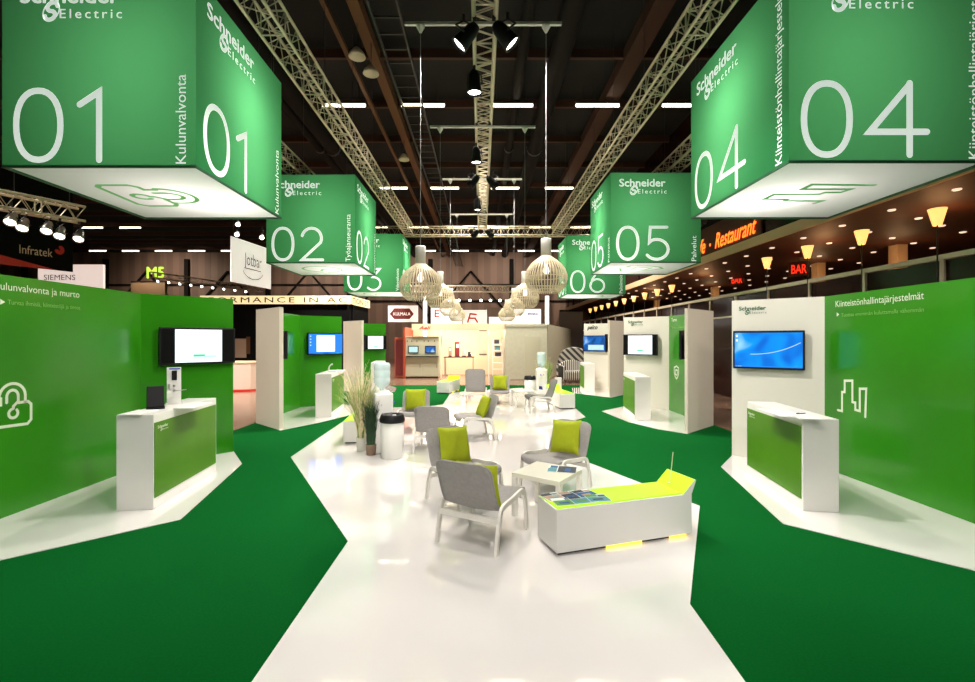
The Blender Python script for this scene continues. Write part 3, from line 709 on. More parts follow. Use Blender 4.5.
# ------------------------------------------------------------------ lounge chairs
def smoothpath(ctrl, n=6):
    out = []; c = [Vector(p) for p in ctrl]; c = [c[0]*2-c[1]]+c+[c[-1]*2-c[-2]]
    for i in range(1, len(c)-2):
        for k in range(n):
            t = k/n; a, b, d, e = c[i-1], c[i], c[i+1], c[i+2]
            out.append(.5*((2*b)+(d-a)*t+(2*a-5*b+4*d-e)*t*t+(3*b-a-3*d+e)*t**3))
    out.append(c[-2]); return out
def make_chair(label, back=.77, halfw=.275, fab='mesh'):
    t = thing('lounge_chair', label, 'chair', (0,0,0), 0, 'grey lounge chairs with white frames')
    k = (back-.42)/.35
    ctrl = [(0,.615,.335),(0,.625,.375),(0,.58,.408),(0,.42,.385),(0,.22,.345),(0,.10,.345),(0,.045,.40),(0,.0,.50),(0,-.06,.42+.25*k),(0,-.105,back)]
    cur = smoothpath(ctrl, 5); n = len(cur); vs = []; fs = []; m = 12
    L = [0]
    for a, b in zip(cur, cur[1:]): L.append(L[-1]+(b-a).length)
    for i, p in enumerate(cur):
        e = min(L[i], L[-1]-L[i]); r = .085; w = halfw
        if e < r: w = halfw-r+sqrt(max(0, r*r-(r-e)**2))
        for j in range(m+1):
            x = -w+2*w*j/m; dish = .018*(1-(x/halfw)**2)
            q = Vector((x,p.y,p.z)); 
            q.y -= dish*(1 if p.z > .45 else 0); q.z -= dish*(1 if p.z <= .45 else 0)
            vs.append(q)
    for i in range(n-1):
        for j in range(m): fs.append((i*(m+1)+j, i*(m+1)+j+1, (i+1)*(m+1)+j+1, (i+1)*(m+1)+j))
    mb = MB(); mb.add(vs, fs, fab, True); mb.build('seat_shell', t, solid=.016)
    # edging rod of the shell
    rim = [vs[i*(m+1)] for i in range(n)]+[vs[(n-1)*(m+1)+j] for j in range(1,m+1)]+[vs[i*(m+1)+m] for i in range(n-2,-1,-1)]+[vs[j] for j in range(m-1,0,-1)]
    MB().tube(rim+[rim[0]], .010, fab, 6, cap=False).build('piping', t)
    for sx in (-1, 1):
        mb = MB(); x = sx*.30
        pts = smoothpath([(x,-.03,0),(x,.0,.16),(x,.045,.31),(x,.10,.372),(x,.28,.385),(x,.47,.405),(x,.545,.385),(x,.575,.30),(x,.60,.15),(x,.62,0)], 4)
        for a, b in zip(pts, pts[1:]):
            e = (b-a).normalized()*.004; mb.bar(a-e, b+e, .026, .043, 'frame', (0,0,1) if abs((b-a).normalized().z) < .7 else (0,1,0))
        mb.build('leg_frame', t)
    MB().bar((-.30,.02,.27),(.30,.02,.27),.022,.05,'frame').build('stretcher', t)
    MB().bar((-.30,.50,.36),(.30,.50,.36),.022,.045,'frame').build('stretcher', t)
    return t
def face(fx, fy): return atan2(-fx, fy)
c1 = make_chair('grey lounge chair seen from behind, nearest the magazine box, a cushion edge showing')
c1.location = (-.12,4.09,.004); c1.rotation_euler = (0,0,face(.48,.87))
ch = [('grey lounge chair with a lime cushion beside the coffee table, behind the chair turned away', (-.376,5.52), (.63,-.78)),
      ('grey lounge chair with a lime cushion on the carpet side of the coffee table', (1.13,5.98), (-.71,-.71)),
      ('grey lounge chair facing forward with a lime cushion, beside the white waste bin', (-1.36,9.75), (.02,-1)),
      ('grey lounge chair seen from behind with no cushion, beside the white waste bin', (-.78,7.45), (.08,1)),
      ('grey lounge chair seen from the side with a lime cushion, mid-way down the white path', (.16,8.85), (-.96,-.28)),
      ('grey lounge chair with a lime cushion facing forward at the far coffee table', (.55,13.6), (-.05,-1))]
chairs = [c1]
for lab, (x, y), f in ch: chairs.append(dup(c1, (x,y,.004), face(*f), lab))
c9 = make_chair('dark grey lounge chair in side view in front of the far water cooler', .80, .275, 'meshdark'); c9.location = (1.80,12.0,.004); c9.rotation_euler = (0,0,face(-1,-.12))
c7 = make_chair('tall grey lounge chair seen from behind at the far end of the path', 1.0); c7.location = (-.16,13.3,.004); c7.rotation_euler = (0,0,face(.05,1))
# cushions
def cushion_mb():
    mb = MB(); n = 12; s = .215; top = []; bot = []
    for i in range(n+1):
        for j in range(n+1):
            u, v = -1+2*i/n, -1+2*j/n
            pin = 1-.09*(1-abs(u)**2)*abs(v)**6-.0; piu = 1-.09*(1-v*v)*abs(u)**6
            x, y = u*s*piu, v*s*pin
            h = .072*((1-u**4)*(1-v**4))**.55+.012*sin(5*u+2*v)*(1-u*u)*(1-v*v)
            top.append((x,y,h)); bot.append((x,y,-h*.9))
    fs = [(i*(n+1)+j, (i+1)*(n+1)+j, (i+1)*(n+1)+j+1, i*(n+1)+j+1) for i in range(n) for j in range(n)]
    mb.add(top, fs, 'lime', True); mb.add(bot, [tuple(reversed(f)) for f in fs], 'lime', True)
    return mb
cush = None
def cushion(chair, label, x=0, y=.085, z=.585, tilt=104, spin=0):
    global cush
    if cush is None: o = cushion_mb().build('cushion'); cush = o
    else: o = cush.copy(); COL.objects.link(o)
    tag(o, label, 'cushion', 'lime green cushions on the lounge chairs')
    W = T(chair.location) @ RZ(chair.rotation_euler.z) @ T((x,y,z)) @ RX(R(tilt)) @ RZ(R(spin))
    o.matrix_world = W; return o
cushion(c1, 'lime cushion mostly hidden by the grey chair back turned away', .055, .105, .535)
cushion(chairs[1], 'square lime cushion on the chair behind the one turned away', -.01, .09, .60, 106, 3)
cushion(chairs[2], 'square lime cushion on the chair at the carpet side of the coffee table', -.01, .09, .60, 106, -5)
cushion(chairs[3], 'lime cushion on the forward facing chair beside the waste bin', 0, .085, .60)
cushion(chairs[5], 'lime cushion leaning on the chair seen from the side', 0, .12, .575, 112)
cushion(chairs[6], 'lime cushion on the forward facing chair at the far coffee table', 0, .085, .60)

# ------------------------------------------------------------------ coffee tables
def table(label, loc, rz):
    t = thing('coffee_table', label, 'table', loc, rz, 'square cream coffee tables')
    MB().box((-.275,-.275,.40), (.275,.275,.45), 'tabletop').build('tabletop', t, bevel=.004)
    for sx in (-1,1):
        for sy in (-1,1): MB().box((sx*.275 if sx < 0 else .225, sy*.275 if sy < 0 else .225, 0), (-.225 if sx < 0 else .275, -.225 if sy < 0 else .275, .40), 'frame').build('leg', t, bevel=.003)
    return t
table('square cream coffee table among the three front chairs', (.70,4.90,.004), R(55))
table('square cream coffee table at the far end of the path', (1.15,12.85,.004), R(8))
def magazine(label, loc, rz, inks, w=.21, l=.29, group='magazines fanned out on the lime box'):
    t = MB(); t.box((-w/2,-l/2,0), (w/2,l/2,.004), 'paper')
    X = T((0,0,.005)); rr = random.Random(label)
    t.rect(-w/2+.003, -l/2+.003, w/2-.003, l*.14, inks[0], X); t.rect(-w/2+.003, l*.17, w*.1, l/2-.004, inks[1], X); t.rect(w*.13, l*.17, w/2-.003, l/2-.02, inks[2], X); t.rect(-w*.3, -l*.3, w*.2, -l*.1, inks[2], X @ T((0,0,.0006)))
    o = t.build('magazine'); o.location = loc; o.rotation_euler = (0,0,rz); return tag(o, label, 'magazine', group)
magazine('open magazine lying on the coffee table among the front chairs', (.86,4.93,.456), R(75), ['darkink','tealink','blueink'], .24, .30, None)

# ------------------------------------------------------------------ lime light boxes
def lightbox(label, o, ex, ey, L, W, h=.41):
    """o near inner corner, ex = unit vector along the length"""
    t = thing('light_box', label, 'bench box', (o[0],o[1],.004), atan2(ex[1], ex[0]), 'white boxes with glowing lime tops')
    MB().box((.03,.04,0), (L-.05,W-.03,.03), 'darkmetal').build('plinth', t)
    mb = MB(); mb.box((.36*L,.028,.004), (.62*L,.04,.028), 'glow').box((.84*L,.028,.004), (.97*L,.04,.028), 'glow'); mb.build('led_strip', t)
    MB().box((0,0,.03), (L,W,h-.012), 'white').build('box_body', t, bevel=.004)
    MB().box((.012,.012,h-.012), (L-.10,W-.012,h), 'limetop').build('lit_top', t)
    vs = [(L-.12,.0),(L+.02,.0),(L+.02,W),(L-.12,W)]
    mb = MB(); mb.add([(L-.10,0,h-.012),(L,0,h-.012),(L+.05,0,h+.11),(L+.035,0,h+.115),(L-.10,W,h-.012),(L,W,h-.012),(L+.05,W,h+.11),(L+.035,W,h+.115)],
        [(0,1,2,3),(7,6,5,4),(1,5,6,2),(2,6,7,3)], 'white'); mb.add([(L-.10,0,h-.012),(L+.035,0,h+.115),(L+.035,W,h+.115),(L-.10,W,h-.012)], [(0,1,2,3)], 'limetop'); mb.build('headrest', t)
    return t
lb = lightbox('long white box with a glowing lime top and fanned magazines, nearest to the camera', (.635,3.905), (.954,.301), None, 1.39, .38)
def onbox(u, v, z=.416): return tuple(lb.matrix_world @ Vector((u,v,z))) if False else (lb.location.x+u*cos(lb.rotation_euler.z)-v*sin(lb.rotation_euler.z), lb.location.y+u*sin(lb.rotation_euler.z)+v*cos(lb.rotation_euler.z), z)
ang = lb.rotation_euler.z
mg = [(.10,.27,8,['tanink','darkink','tealink'],'corner magazine with a tan cover at the outer end of the lime box'),
      (.13,.12,-6,['greenink','paper','blueink'],'magazine with a green cover at the front corner of the lime box'),
      (.27,.26,4,['darkink','tanink','blueink'],'magazine with a dark cover in the middle of the fan, towards the table'),
      (.29,.11,-3,['tealink','darkink','greenink'],'magazine with a teal cover in the middle of the fan, towards the front'),
      (.41,.25,6,['blueink','darkink','tanink'],'magazine with a blue cover at the inner end of the fan'),
      (.45,.10,-8,['tealink','greenink','darkink'],'magazine with a pale teal cover at the inner front of the fan')]
for i, (u, v, a, inks, lab) in enumerate(mg): magazine(lab, onbox(u, v, .4165+.0012*i), ang+R(a), inks, .19, .185)
st = thing('brochure_rod', 'thin upright rod with a small foot on the raised end of the lime box', 'rod', onbox(1.30,.20,.445), 0)
MB().tube([(0,0,0),(.03,.01,.17),(.045,.015,.30)], .004, 'alu', 6).build('rod', st); MB().lathe([(0,0),(.012,0),(.01,.012),(0,.014)], 'alu', 10).build('foot', st)
lightbox('white box with a glowing lime top seen end on, beside the dark side-view chair', (2.06,12.35), (-.13,.99), None, 1.4, -.41) if False else None
t2 = lightbox('white box with a glowing lime top seen end on, beside the dark side-view chair', (2.49,12.3), (-.13,.99), None, 1.35, .41)
lightbox('white box with a glowing lime top on the carpet before the grey cabinet', (-1.08,15.76), (.237,.971), None, 1.3, .44)
lightbox('white box with a glowing lime top half hidden behind the grass plant', (-2.05,8.2), (-.10,.995), None, 1.35, .37)

# ------------------------------------------------------------------ bins, coolers, plants
def bin_(label, loc):
    t = thing('waste_bin', label, 'waste bin', loc, 0, 'round white waste bins')
    MB().lathe([(0,0),(.165,0),(.172,.01),(.178,.30),(.182,.565),(0,.565)], 'white', 28).build('bin_body', t)
    MB().lathe([(.182,.55),(.195,.56),(.195,.60),(.175,.66),(.165,.672),(.12,.66),(.10,.63),(0,.62)], 'black', 28).build('lid', t)
    MB().box((.03,-.125,.665), (.08,-.10,.682), 'white').build('lid_tag', t)
    return t
bin_('round white waste bin with a black lid beside the near water cooler', (-1.385,7.25,.004))
bin_('round white waste bin with a black lid at the far water cooler', (1.58,15.0,.004))
def cooler(label, loc, logo_, rz=0):
    t = thing('water_cooler', label, 'water cooler', loc, rz, 'water coolers with a bottle on top')
    mb = MB(); 
    mb.box((-.155,-.15,.0), (.155,.15,.97), 'white'); mb.build('cooler_body', t, bevel=.03)
    MB().lathe([(0,.95),(.11,.95),(.12,.985),(.10,1.0),(0,1.0)], 'white', 24).build('bottle_collar', t)
    mb = MB(); mb.lathe([(.035,.985),(.04,1.04),(.11,1.09),(.132,1.13),(.132,1.20),(.126,1.215),(.132,1.23),(.132,1.32),(.126,1.335),(.132,1.35),(.132,1.42),(.11,1.455),(0,1.46)], 'bottle', 24); mb.build('bottle', t)
    MB().box((-.09,-.157,.62), (.09,-.148,.88), 'frame').build('dispenser_recess', t)
    for sx in (-.045,.045): MB().tube([(sx,-.155,.82),(sx,-.19,.81),(sx,-.19,.78)], .012, 'bluelogo' if sx < 0 else 'redlogo').build('tap', t)
    if logo_: MB().add([(-.10,-.152,.38),(.02,-.152,.36),(.0,-.152,.46),(-.09,-.152,.47)], [(0,1,2,3)], 'navy').build('printed_mark', t)
    return t
cooler('white water cooler with a bottle, between the grass plant and the near waste bin', (-1.62,7.62,.004), False, R(115))
cooler('white water cooler with a blue mark, at the far end of the path', (1.80,13.85,.004), True)
def grass(label, loc, n, hmax, spread, pot, potm, leaf, leaf2, seed, potr=.085, poth=.2, name='potted_grass', cat='plant', curl=1.0):
    t = thing(name, label, cat, loc, 0); rr = random.Random(seed)
    MB().lathe([(0,0),(potr*.85,0),(potr,poth*.96),(potr,poth),(potr*.9,poth),(potr*.88,poth*.9),(0,poth*.9)], potm, 22).build('pot', t)
    mb = MB()
    for i in range(n):
        a = rr.uniform(0, 2*pi); h = hmax*rr.uniform(.6,1.0); sp = spread*rr.uniform(.1,1)**.8; r0 = potr*.75*sqrt(rr.random())
        m = leaf if rr.random() < .72 else leaf2; b = a+rr.uniform(-.5,.5); w = rr.uniform(.0045,.009)
        pts = []
        for k in range(8):
            f = k/7; wob = .02*sin(7*f+i)
            rad = r0+sp*(f**1.9)*curl; z = poth*.85+(h-poth)*(f-.16*(f**4)*sp/ max(spread,.01))
            pts.append(Vector((cos(a)*rad+cos(b+1.57)*wob, sin(a)*rad+sin(b+1.57)*wob, z)))
        vs = []; fs = []; sd = Vector((-sin(b),cos(b),0))
        for k, p in enumerate(pts):
            ww = w*(1-.75*(k/7)**2); vs += [p-sd*ww, p+sd*ww]
        for k in range(7): fs.append((2*k,2*k+1,2*k+3,2*k+2))
        mb.add(vs, fs, m, True)
        if rr.random() < .35:
            for q in range(3):
                p = pts[5]+(pts[7]-pts[5])*rr.random(); e = p+Vector((rr.uniform(-.07,.07), rr.uniform(-.07,.07), rr.uniform(.0,.1))); mb.tube([p,e], .0025, m, 3, cap=False)
    mb.build('leaves', t); return t
grass('tall dry straw-coloured grass in a pale pot beside the near water cooler', (-1.97,7.66,.004), 260, 1.55, .46, None, 'glasspot', 'drygrass', 'greengrass', 3, .085, .22)
grass('narrow dark green plant in a brown pot next to the dry grass', (-1.75,7.40,.004), 190, .98, .12, None, 'brownpot', 'darkleaf', 'darkleaf', 5, .085, .17, 'potted_plant')
grass('green and straw grass in a pot behind the far water cooler', (2.02,14.6,.004), 140, 1.42, .36, None, 'glasspot', 'greengrass', 'drygrass', 8, .12, .3)
o = thing('paper_cup_holder', 'small white box standing behind the dark side-view chair', 'box', (2.35,14.15,.004), 0)
MB().box((-.09,-.09,0), (.09,.09,.66), 'white').build('box_body', o, bevel=.01); MB().box((-.095,-.095,.66), (.095,.095,.68), 'frame').build('lid', o)

# ------------------------------------------------------------------ restaurant on the right
XR = 8.0
MB().box((XR,-9,4.59), (16.9,45.9,4.70), 'restceil').build('ceiling_restaurant', kind='structure')
MB().box((XR-.05,-9,4.57), (XR+.02,44,4.83), 'beige').build('trim_4', kind='structure')
mb = MB(); mb.box((XR+.02,-9,4.83), (XR+.06,44,10.5), 'darkglass'); mb.build('window_1', kind='structure')
mb = MB()
for k in range(18): mb.box((XR-.03,2+2.4*k,4.83), (XR+.02,2.06+2.4*k,9.8), 'duct')
mb.box((XR-.03,-9,5.85), (XR+.02,44,5.93), 'duct'); mb.build('trim_5', kind='structure')
mb = MB(); mb.box((XR+.0,-9,0), (XR+.03,44,3.20), 'darkglass'); mb.build('window_2', kind='structure')
ps = thing('partition_rail', 'cream rail and posts along the dark glass before the restaurant', 'railing')
MB().box((XR-.05,-2,3.22), (XR+.05,44,3.31), 'rail').build('rail', ps); MB().box((XR-.03,-2,2.55), (XR,44,2.60), 'rail').build('cross_rail', ps)
for k in range(-2, 22): MB().box((XR-.045,8.0+1.63*k,0), (XR-.0,8.07+1.63*k,3.22), 'rail').build('post', ps)
MB().box((14.9,-9,0), (15.0,45.9,4.6), 'restwall').build('wall_restaurant', kind='structure')
for k, y in enumerate((13.4,16.6,24,32)):
    MB().box((12.0,y,0), (12.3,y+.3,4.59), 'beige').build('column', kind='structure'); point((11.6,y-.5,3.9), 14, (1,.6,.28), .1)
dl = MB().lathe([(0,0),(.055,0),(.07,.01),(.07,.03),(0,.03)], 'downlight', 12).build('downlight'); tag(dl, 'small round downlight glowing in the brown restaurant ceiling', 'downlight', 'downlights in the restaurant ceiling')
dl.location = (8.75,7.0,4.565); first = True
for i in range(5):
    for k in range(20):
        y = 5.8+1.35*k+(.67 if i % 2 else 0); x = 8.7+1.2*i
        if first: dl.location = (x,y,4.565); first = False
        else: d_ = dl.copy(); d_.location = (x,y,4.565); COL.objects.link(d_)
tl = None
for k in list(range(-1,4))+list(range(7,17)):
    y = 8.05+1.6*k; lab = 'lit amber cone torch lamp on a thin pole along the restaurant rail'
    if tl is None:
        tl = thing('torch_lamp', lab, 'lamp', (XR-.1,y,3.25), 0, 'amber torch lamps along the restaurant rail')
        MB().lathe([(.05,.56),(.06,.56),(.13,.85),(.12,.85)], 'torch', 16).disc(.12,'torch',16,T((0,0,.84))).build('lamp_shade', tl)
        MB().tube([(0,0,-.9),(0,0,.57)], .012, 'darkmetal').build('pole', tl)
    else: dup(tl, (XR-.1,y,3.25), 0, lab)
# amber light that the lamps give
for y in (6.5,9.7,13,20,26): point((9.6,y,4.0), 22, (1,.5,.2), .2)
t = thing('neon_sign', 'orange neon script sign on the dark band above the restaurant', 'neon sign', (XR-.04,0,0))
X = frame((-.03,0,0), (0,-1,0), (0,0,1))
MB().text('Restaurant', 'neon', X, width=2.35, cap=.50, bold=.012, shear=.35, base=(-15.75,4.93)).build('lettering', t)
MB().text('Cafe', 'neon', X, width=.95, cap=.50, bold=.012, shear=.35, base=(-17.4,4.93)).build('lettering', t)
MB().disc(.05, 'neon', 12, X @ T((-16.1,5.12,0))).build('dot', t)
MB().box((.0,13.2,4.85), (.03,17.6,5.80), 'restwall').build('backboard', t)
for i, (px, py, d_, lab) in enumerate(((799,269,15.6,'red neon sign reading BAR hung beside the beige column, the larger one'),(737,280,21,'red neon sign reading BAR farther along the restaurant'))):
    p = P(px, py, d_); t = thing('bar_sign', lab, 'neon sign', p, 0, 'red bar signs')
    X = frame((0,0,0), (.8,-.6,0), (0,0,1)); MB().text('BAR', 'neonred', X @ T((0,0,.03)), width=.42, cap=.3, bold=.01, align='C', base=(0,-.15)).build('lettering', t)
    MB().box((-.3,-.25,-.02), (.3,.25,.02), 'restwall', X).tube([X @ Vector((0,.25,0)), Vector((0,0,4.59-p.z))], .01, 'darkmetal').build('backboard', t)

# ------------------------------------------------------------------ left background
t = thing('hanging_banner', 'black banner with pale lettering and a red wedge, over the padlock wall', 'banner')
a, b = P(-60,250,9.5), P(73,272,11.5); X = frame((a.x,a.y,0), (b.x-a.x,b.y-a.y,0), (0,0,1)); w = (Vector((b.x,b.y))-Vector((a.x,a.y))).length
mb = MB(); zb = b.z; mb.box((0,zb,-.03), (w,zb+2.2,0), 'matblack', X); mb.poly([(0,zb),(w*.86,zb),(0,zb+.40)], 'redlogo', X @ T((0,0,.004)))
mb.text('Infratek', 'greyletter' if False else 'pinkwhite', X @ T((0,0,.005)), width=.60, cap=.20, base=(w-1.0,zb+.30)); 
mb.stroke(ell(w-.27,zb+.50,.055,.07,60,-150,14), .085, 'redlogo', X @ T((0,0,.006))); mb.build('banner_cloth', t)
mb = MB(); 
for f in (.1,.9): mb.tube([X @ Vector((w*f,zb+2.2,0)), X @ Vector((w*f,9.8,0))], .01, 'darkmetal')
mb.build('cable', t)
truss('dark truss with chrome spotlights above the black banner', P(-70,196,8.0), P(82,222,9.9), .30)
for i, (px, py, d_) in enumerate(((11,220,8.9),(23,226,9.1),(47,229,9.4),(60,234,9.6),(79,237,9.9))):
    p = P(px, py, d_); parcan(p, p+Vector((.5,-1.0,-1.4)), ['chrome spotlight over the black banner, at the outer end of the truss','second chrome spotlight along the truss over the black banner','middle chrome spotlight of the five over the black banner','fourth chrome spotlight along the truss over the black banner','chrome spotlight past the inner end of the black banner'][i], 0, 'lens', 80, .85, .28, group='chrome spotlights over the black banner', can='chrome')
t = thing('trade_sign', 'backlit pale sign with grey capital letters behind the padlock wall', 'sign')
a = P(38,266,17); mb = MB(); X = frame((a.x,17,0), (1,0,0), (0,0,1)); w = 65*17/F; mb.box((0,2.9,-.1), (w,CH+(340-264.5)*17/F,0), 'backlit', X)
mb.text('SIEMENS', 'greyletter', X @ T((0,0,.005)), width=1.15, cap=.20, base=(.22,4.02), bold=.004); mb.build('sign_face', t)
mb = MB(); mb.box((.1,0,-.08), (.2,2.9,-.02), 'darkmetal', X).box((w-.2,0,-.08), (w-.1,2.9,-.02), 'darkmetal', X); mb.build('post', t)
o = MB().text('M5', 'm5', frame(P(147,278,40), (1,0,0), (0,0,1)), width=1.45, cap=.95, bold=.03).build('letter_sign'); tag(o, 'glowing lime letters high at the back of the hall', 'letter sign')
# white hanging banner with a smile line
t = thing('hanging_banner', 'white hanging banner with dark lettering over a smile line, before the 02 cube', 'banner')
a, b = P(231,281.5,14.0), P(271,290.6,16.1); X = frame((a.x,a.y,a.z), (b.x-a.x,b.y-a.y,0), (0,0,1)); w = (Vector((b.x,b.y))-Vector((a.x,a.y))).length
mb = MB(); mb.box((0,0,-.02), (w,1.37,0), 'bannerwhite', X); mb.text('Jotbar', 'greyletter', X @ T((0,0,.005)), width=w*.44, cap=.40, base=(w*.30,.62)); mb.rect(w*.32,.50,w*.72,.53,'greyletter',X @ T((0,0,.005)))
mb.stroke(ell(w*.52,.52,w*.26,.32,195,345,14), .03, 'tanink', X @ T((0,0,.005))); mb.build('banner_cloth', t)
mb = MB(); mb.tube([X @ Vector((.1,1.37,0)), X @ Vector((.1,6.3,0))], .01, 'darkmetal').tube([X @ Vector((w-.1,1.37,0)), X @ Vector((w-.1,6.3,0))], .01, 'darkmetal'); mb.build('cable', t)
for i, (px, py) in enumerate(((238,224),(237,234),(262,237))):
    p = P(px, py, 17); parcan(p, p+Vector((.3,-1,-.8)), ['bright spotlight above the white smile banner, the upper one','bright spotlight above the white smile banner, the lower one','bright spotlight beyond the white smile banner'][i], 0, 'lens', 80, .75, .3, group='spotlights above the smile banner', can='chrome')
# booth with a lit lettering band
t = thing('trade_booth', 'black booth with a backlit cream band of capital letters behind the padlock wall', 'booth')
zb, zt = CH+36*24/F, CH+44.3*24/F; a = (200-CX)/F*24; b = (351-CX)/F*24
X = frame((a,24,0), (1,0,0), (0,0,1)); w = b-a
mb = MB(); mb.box((0,zb,-.15), (w,zt,0), 'lightband', X); mb.text('PERFORMANCE IN AC', 'bandletter', X @ T((0,0,.01)), width=8.6, cap=.27, space=1.3, bold=.01, align='R', base=(w-.2,zb+.08)); 
e = P(370,310,27.2); X2 = frame((b,24,0), (e.x-b,e.y-24,0), (0,0,1)); w2 = 3.2; mb.box((0,zb,-.15), (w2,zt,0), 'lightband', X2); mb.text('TION ST', 'bandletter', X2 @ T((0,0,.01)), width=2.7, cap=.27, bold=.01, base=(.2,zb+.08)); mb.build('light_band', t)
mb = MB(); mb.box((0,0,-.5), (w,zb,-.4), 'matblack', X).box((0,0,-.2), (w2,zb,-.1), 'matblack', X2).box((0,zb-.02,-.45),(w,zb,-.05),'matblack',X); mb.build('back_wall', t)
MB().box((w-6.2,.9,-.39), (w-5.6,1.9,-.37), 'tanink', X).box((w-5.0,1.9,-.39), (w-4.4,2.6,-.37), 'screenpale', X).box((w-5.6,1.1,-.39), (w-5.4,2.0,-.37), 'ochre', X).build('poster', t)
t = thing('curved_counter', 'pale pink curved reception counter with a red foot line beyond the padlock wall', 'counter', (-9.0,17.6,0))
pts = [(-1.6,.1)]+[(1.1*cos(R(u))-.2, -.75+.6*(1-sin(R(u)))*0-.28*sin(R(u))) for u in range(150,20,-13)]+[(1.4,.1)]
MB().prism(pts, .06, 1.0, 'pinkwhite').build('counter_body', t); MB().prism([(x*1.01,y*1.02) for x,y in pts], .0, .06, 'redlogo').build('foot_line', t); MB().prism([(x*1.03,y*1.04) for x,y in pts], 1.0, 1.04, 'cream').build('worktop', t); MB().box((-.05,-1.048,.35), (.07,-1.03,.75), 'bandletter').build('printed_mark', t)

# ------------------------------------------------------------------ far booth behind the path
ZW = CH+.74
t = thing('trade_booth', 'cream walled booth with a light fascia at the end of the stand', 'booth')
mb = MB(); mb.box((-3.6,24.6,0), (1.3,24.7,2.55), 'cream'); mb.build('back_wall', t)
mb = MB(); mb.box((-3.3,22.15,2.30), (1.15,22.25,2.60), 'cream'); mb.text('Aeli', 'redlogo', frame((-2.95,22.145,2.34), (1,0,0), (0,0,1)), width=.55, cap=.15, shear=.3, bold=.02); mb.build('fascia', t)
MB().box((-3.72,22.2,0), (-3.62,24.7,2.45), 'redpaint').build('side_wall', t)
for x in (-1.95,.35): MB().box((x,22.5,0), (x+.05,22.55,2.3), 'frame').build('post', t)
point((-1.1,23.2,2.2), 75, (1,.82,.58), .3); point((-2.8,23.6,2.2), 28, (1,.82,.58), .2); point((.6,23.3,2.2), 28, (1,.82,.58), .2)
t = thing('control_cabinet', 'grey-green double control cabinet with two screens in the far booth', 'cabinet', (-2.83,22.35,0))
MB().box((-.82,0,.06), (.80,.6,2.0), 'cabinet').build('cabinet_body', t, bevel=.01); MB().box((-.8,.02,0), (.78,.58,.06), 'darkmetal').build('plinth', t)
for x in (-.80,.0): MB().box((x,-.015,.10), (x+.78,0,.98), 'cabinet').tube([(x+.70,-.02,.5),(x+.70,-.02,.65)], .01, 'darkmetal').build('door', t, bevel=.004)
for x in (-.42,.40):
    s = MB().box((x-.25,-.03,1.20), (x+.25,0,1.55), 'black').build('screen_frame', t); MB().box((x-.21,-.035,1.24), (x+.21,-.03,1.51), 'screenpale' if x < 0 else 'desk2').build('screen', s)
MB().box((-.75,-.16,1.03), (.8,0,1.07), 'darkmetal').build('shelf', t)
for x in (-.7,-.5,-.25,.1,.3,.6): MB().lathe([(0,0),(.028,0),(.028,.02),(0,.02)], 'black', 10, T((x,-.001,1.78)) @ RX(pi/2)).build('gauge', t)
t = thing('red_locker', 'tall red-orange panel cabinet beside the grey-green control cabinet', 'cabinet', (-3.95,22.6,0))
MB().box((-.25,0,0), (.22,.5,1.95), 'redpaint').build('cabinet_body', t, bevel=.01); MB().box((-.2,-.012,.1), (.17,0,1.85), 'redsign').build('door', t)
t = thing('demonstration_table', 'dark table with thin legs and small devices in the far booth', 'table', (-1.1,23.4,0))
MB().box((-.75,-.35,.95), (.75,.35,.99), 'redsign').build('tabletop', t)
for sx in (-.7,.7):
    for sy in (-.3,.3): MB().tube([(sx,sy,0),(sx,sy,.95)], .02, 'chrome').build('leg', t)
for i, (x, w, h, m, lab) in enumerate(((-.45,.16,.5,'tanink','tan box on the far booth table, at its outer end'),(-.1,.22,.75,'redsign','tall dark red display on the far booth table'),(.25,.14,.35,'pinkwhite','pale box in the middle of the far booth table'),(.52,.12,.25,'darkink','small dark device on the far booth table'))):
    o = thing('tabletop_device', lab, 'device', (-1.1+x,23.35,.99), .3*i, 'devices on the far booth table')
    MB().box((-w/2,-.1,0), (w/2,.1,.05), 'darkmetal').build('foot', o); MB().box((-w/2,-.07,.05), (w/2,.07,h), m).build('device_body', o, bevel=.02); MB().box((-w*.3,-.075,h*.6), (w*.3,-.07,h*.85), 'paper').build('screen', o)
t = thing('notice_board', 'narrow grey framed panel on the back wall of the far booth', 'panel', (.1,24.58,0))
MB().box((-.18,-.02,1.1), (.18,0,2.3), 'greyboard').build('panel_face', t); MB().box((-.2,-.03,2.3), (.2,0,2.34), 'darkmetal').box((-.2,-.03,1.06), (.2,0,1.1), 'darkmetal').build('panel_frame', t)
t = thing('ladder_rack', 'narrow open rack with pale shelves beside the grey partition', 'rack', (.80,22.1,0))
for x in (-.24,.24): MB().box((x-.02,-.02,0), (x+.02,.02,1.85), 'frame').box((x-.02,.28,0), (x+.02,.32,1.85), 'frame').build('upright', t)
for k in range(6): MB().box((-.24,-.02,.12+.3*k), (.24,.32,.15+.3*k), 'frame').build('shelf', t)
for k, m in enumerate(('darkink','tealink','darkink')):
    o = thing('boxed_part', ['small dark box on the highest used shelf of the open rack','small teal box on the open rack','small dark box on the lower shelf of the open rack'][k], 'box', (.80+(-.05+.05*k),22.15,1.65-.3*k), .2*k, 'boxes on the open rack'); MB().box((-.12,0,0), (.12,.2,.2), m).build('box_body', o, bevel=.01); MB().box((-.125,-.005,.17), (.125,.205,.205), 'greyletter').build('lid', o)
t = thing('partition_box', 'pale grey-green box room with a door outline at the end of the stand', 'partition')
MB().prism([(1.12,21.5),(3.06,21.5),(6.2,32),(1.12,32)], 0, ZW, 'greyboard').build('partition_body', t)
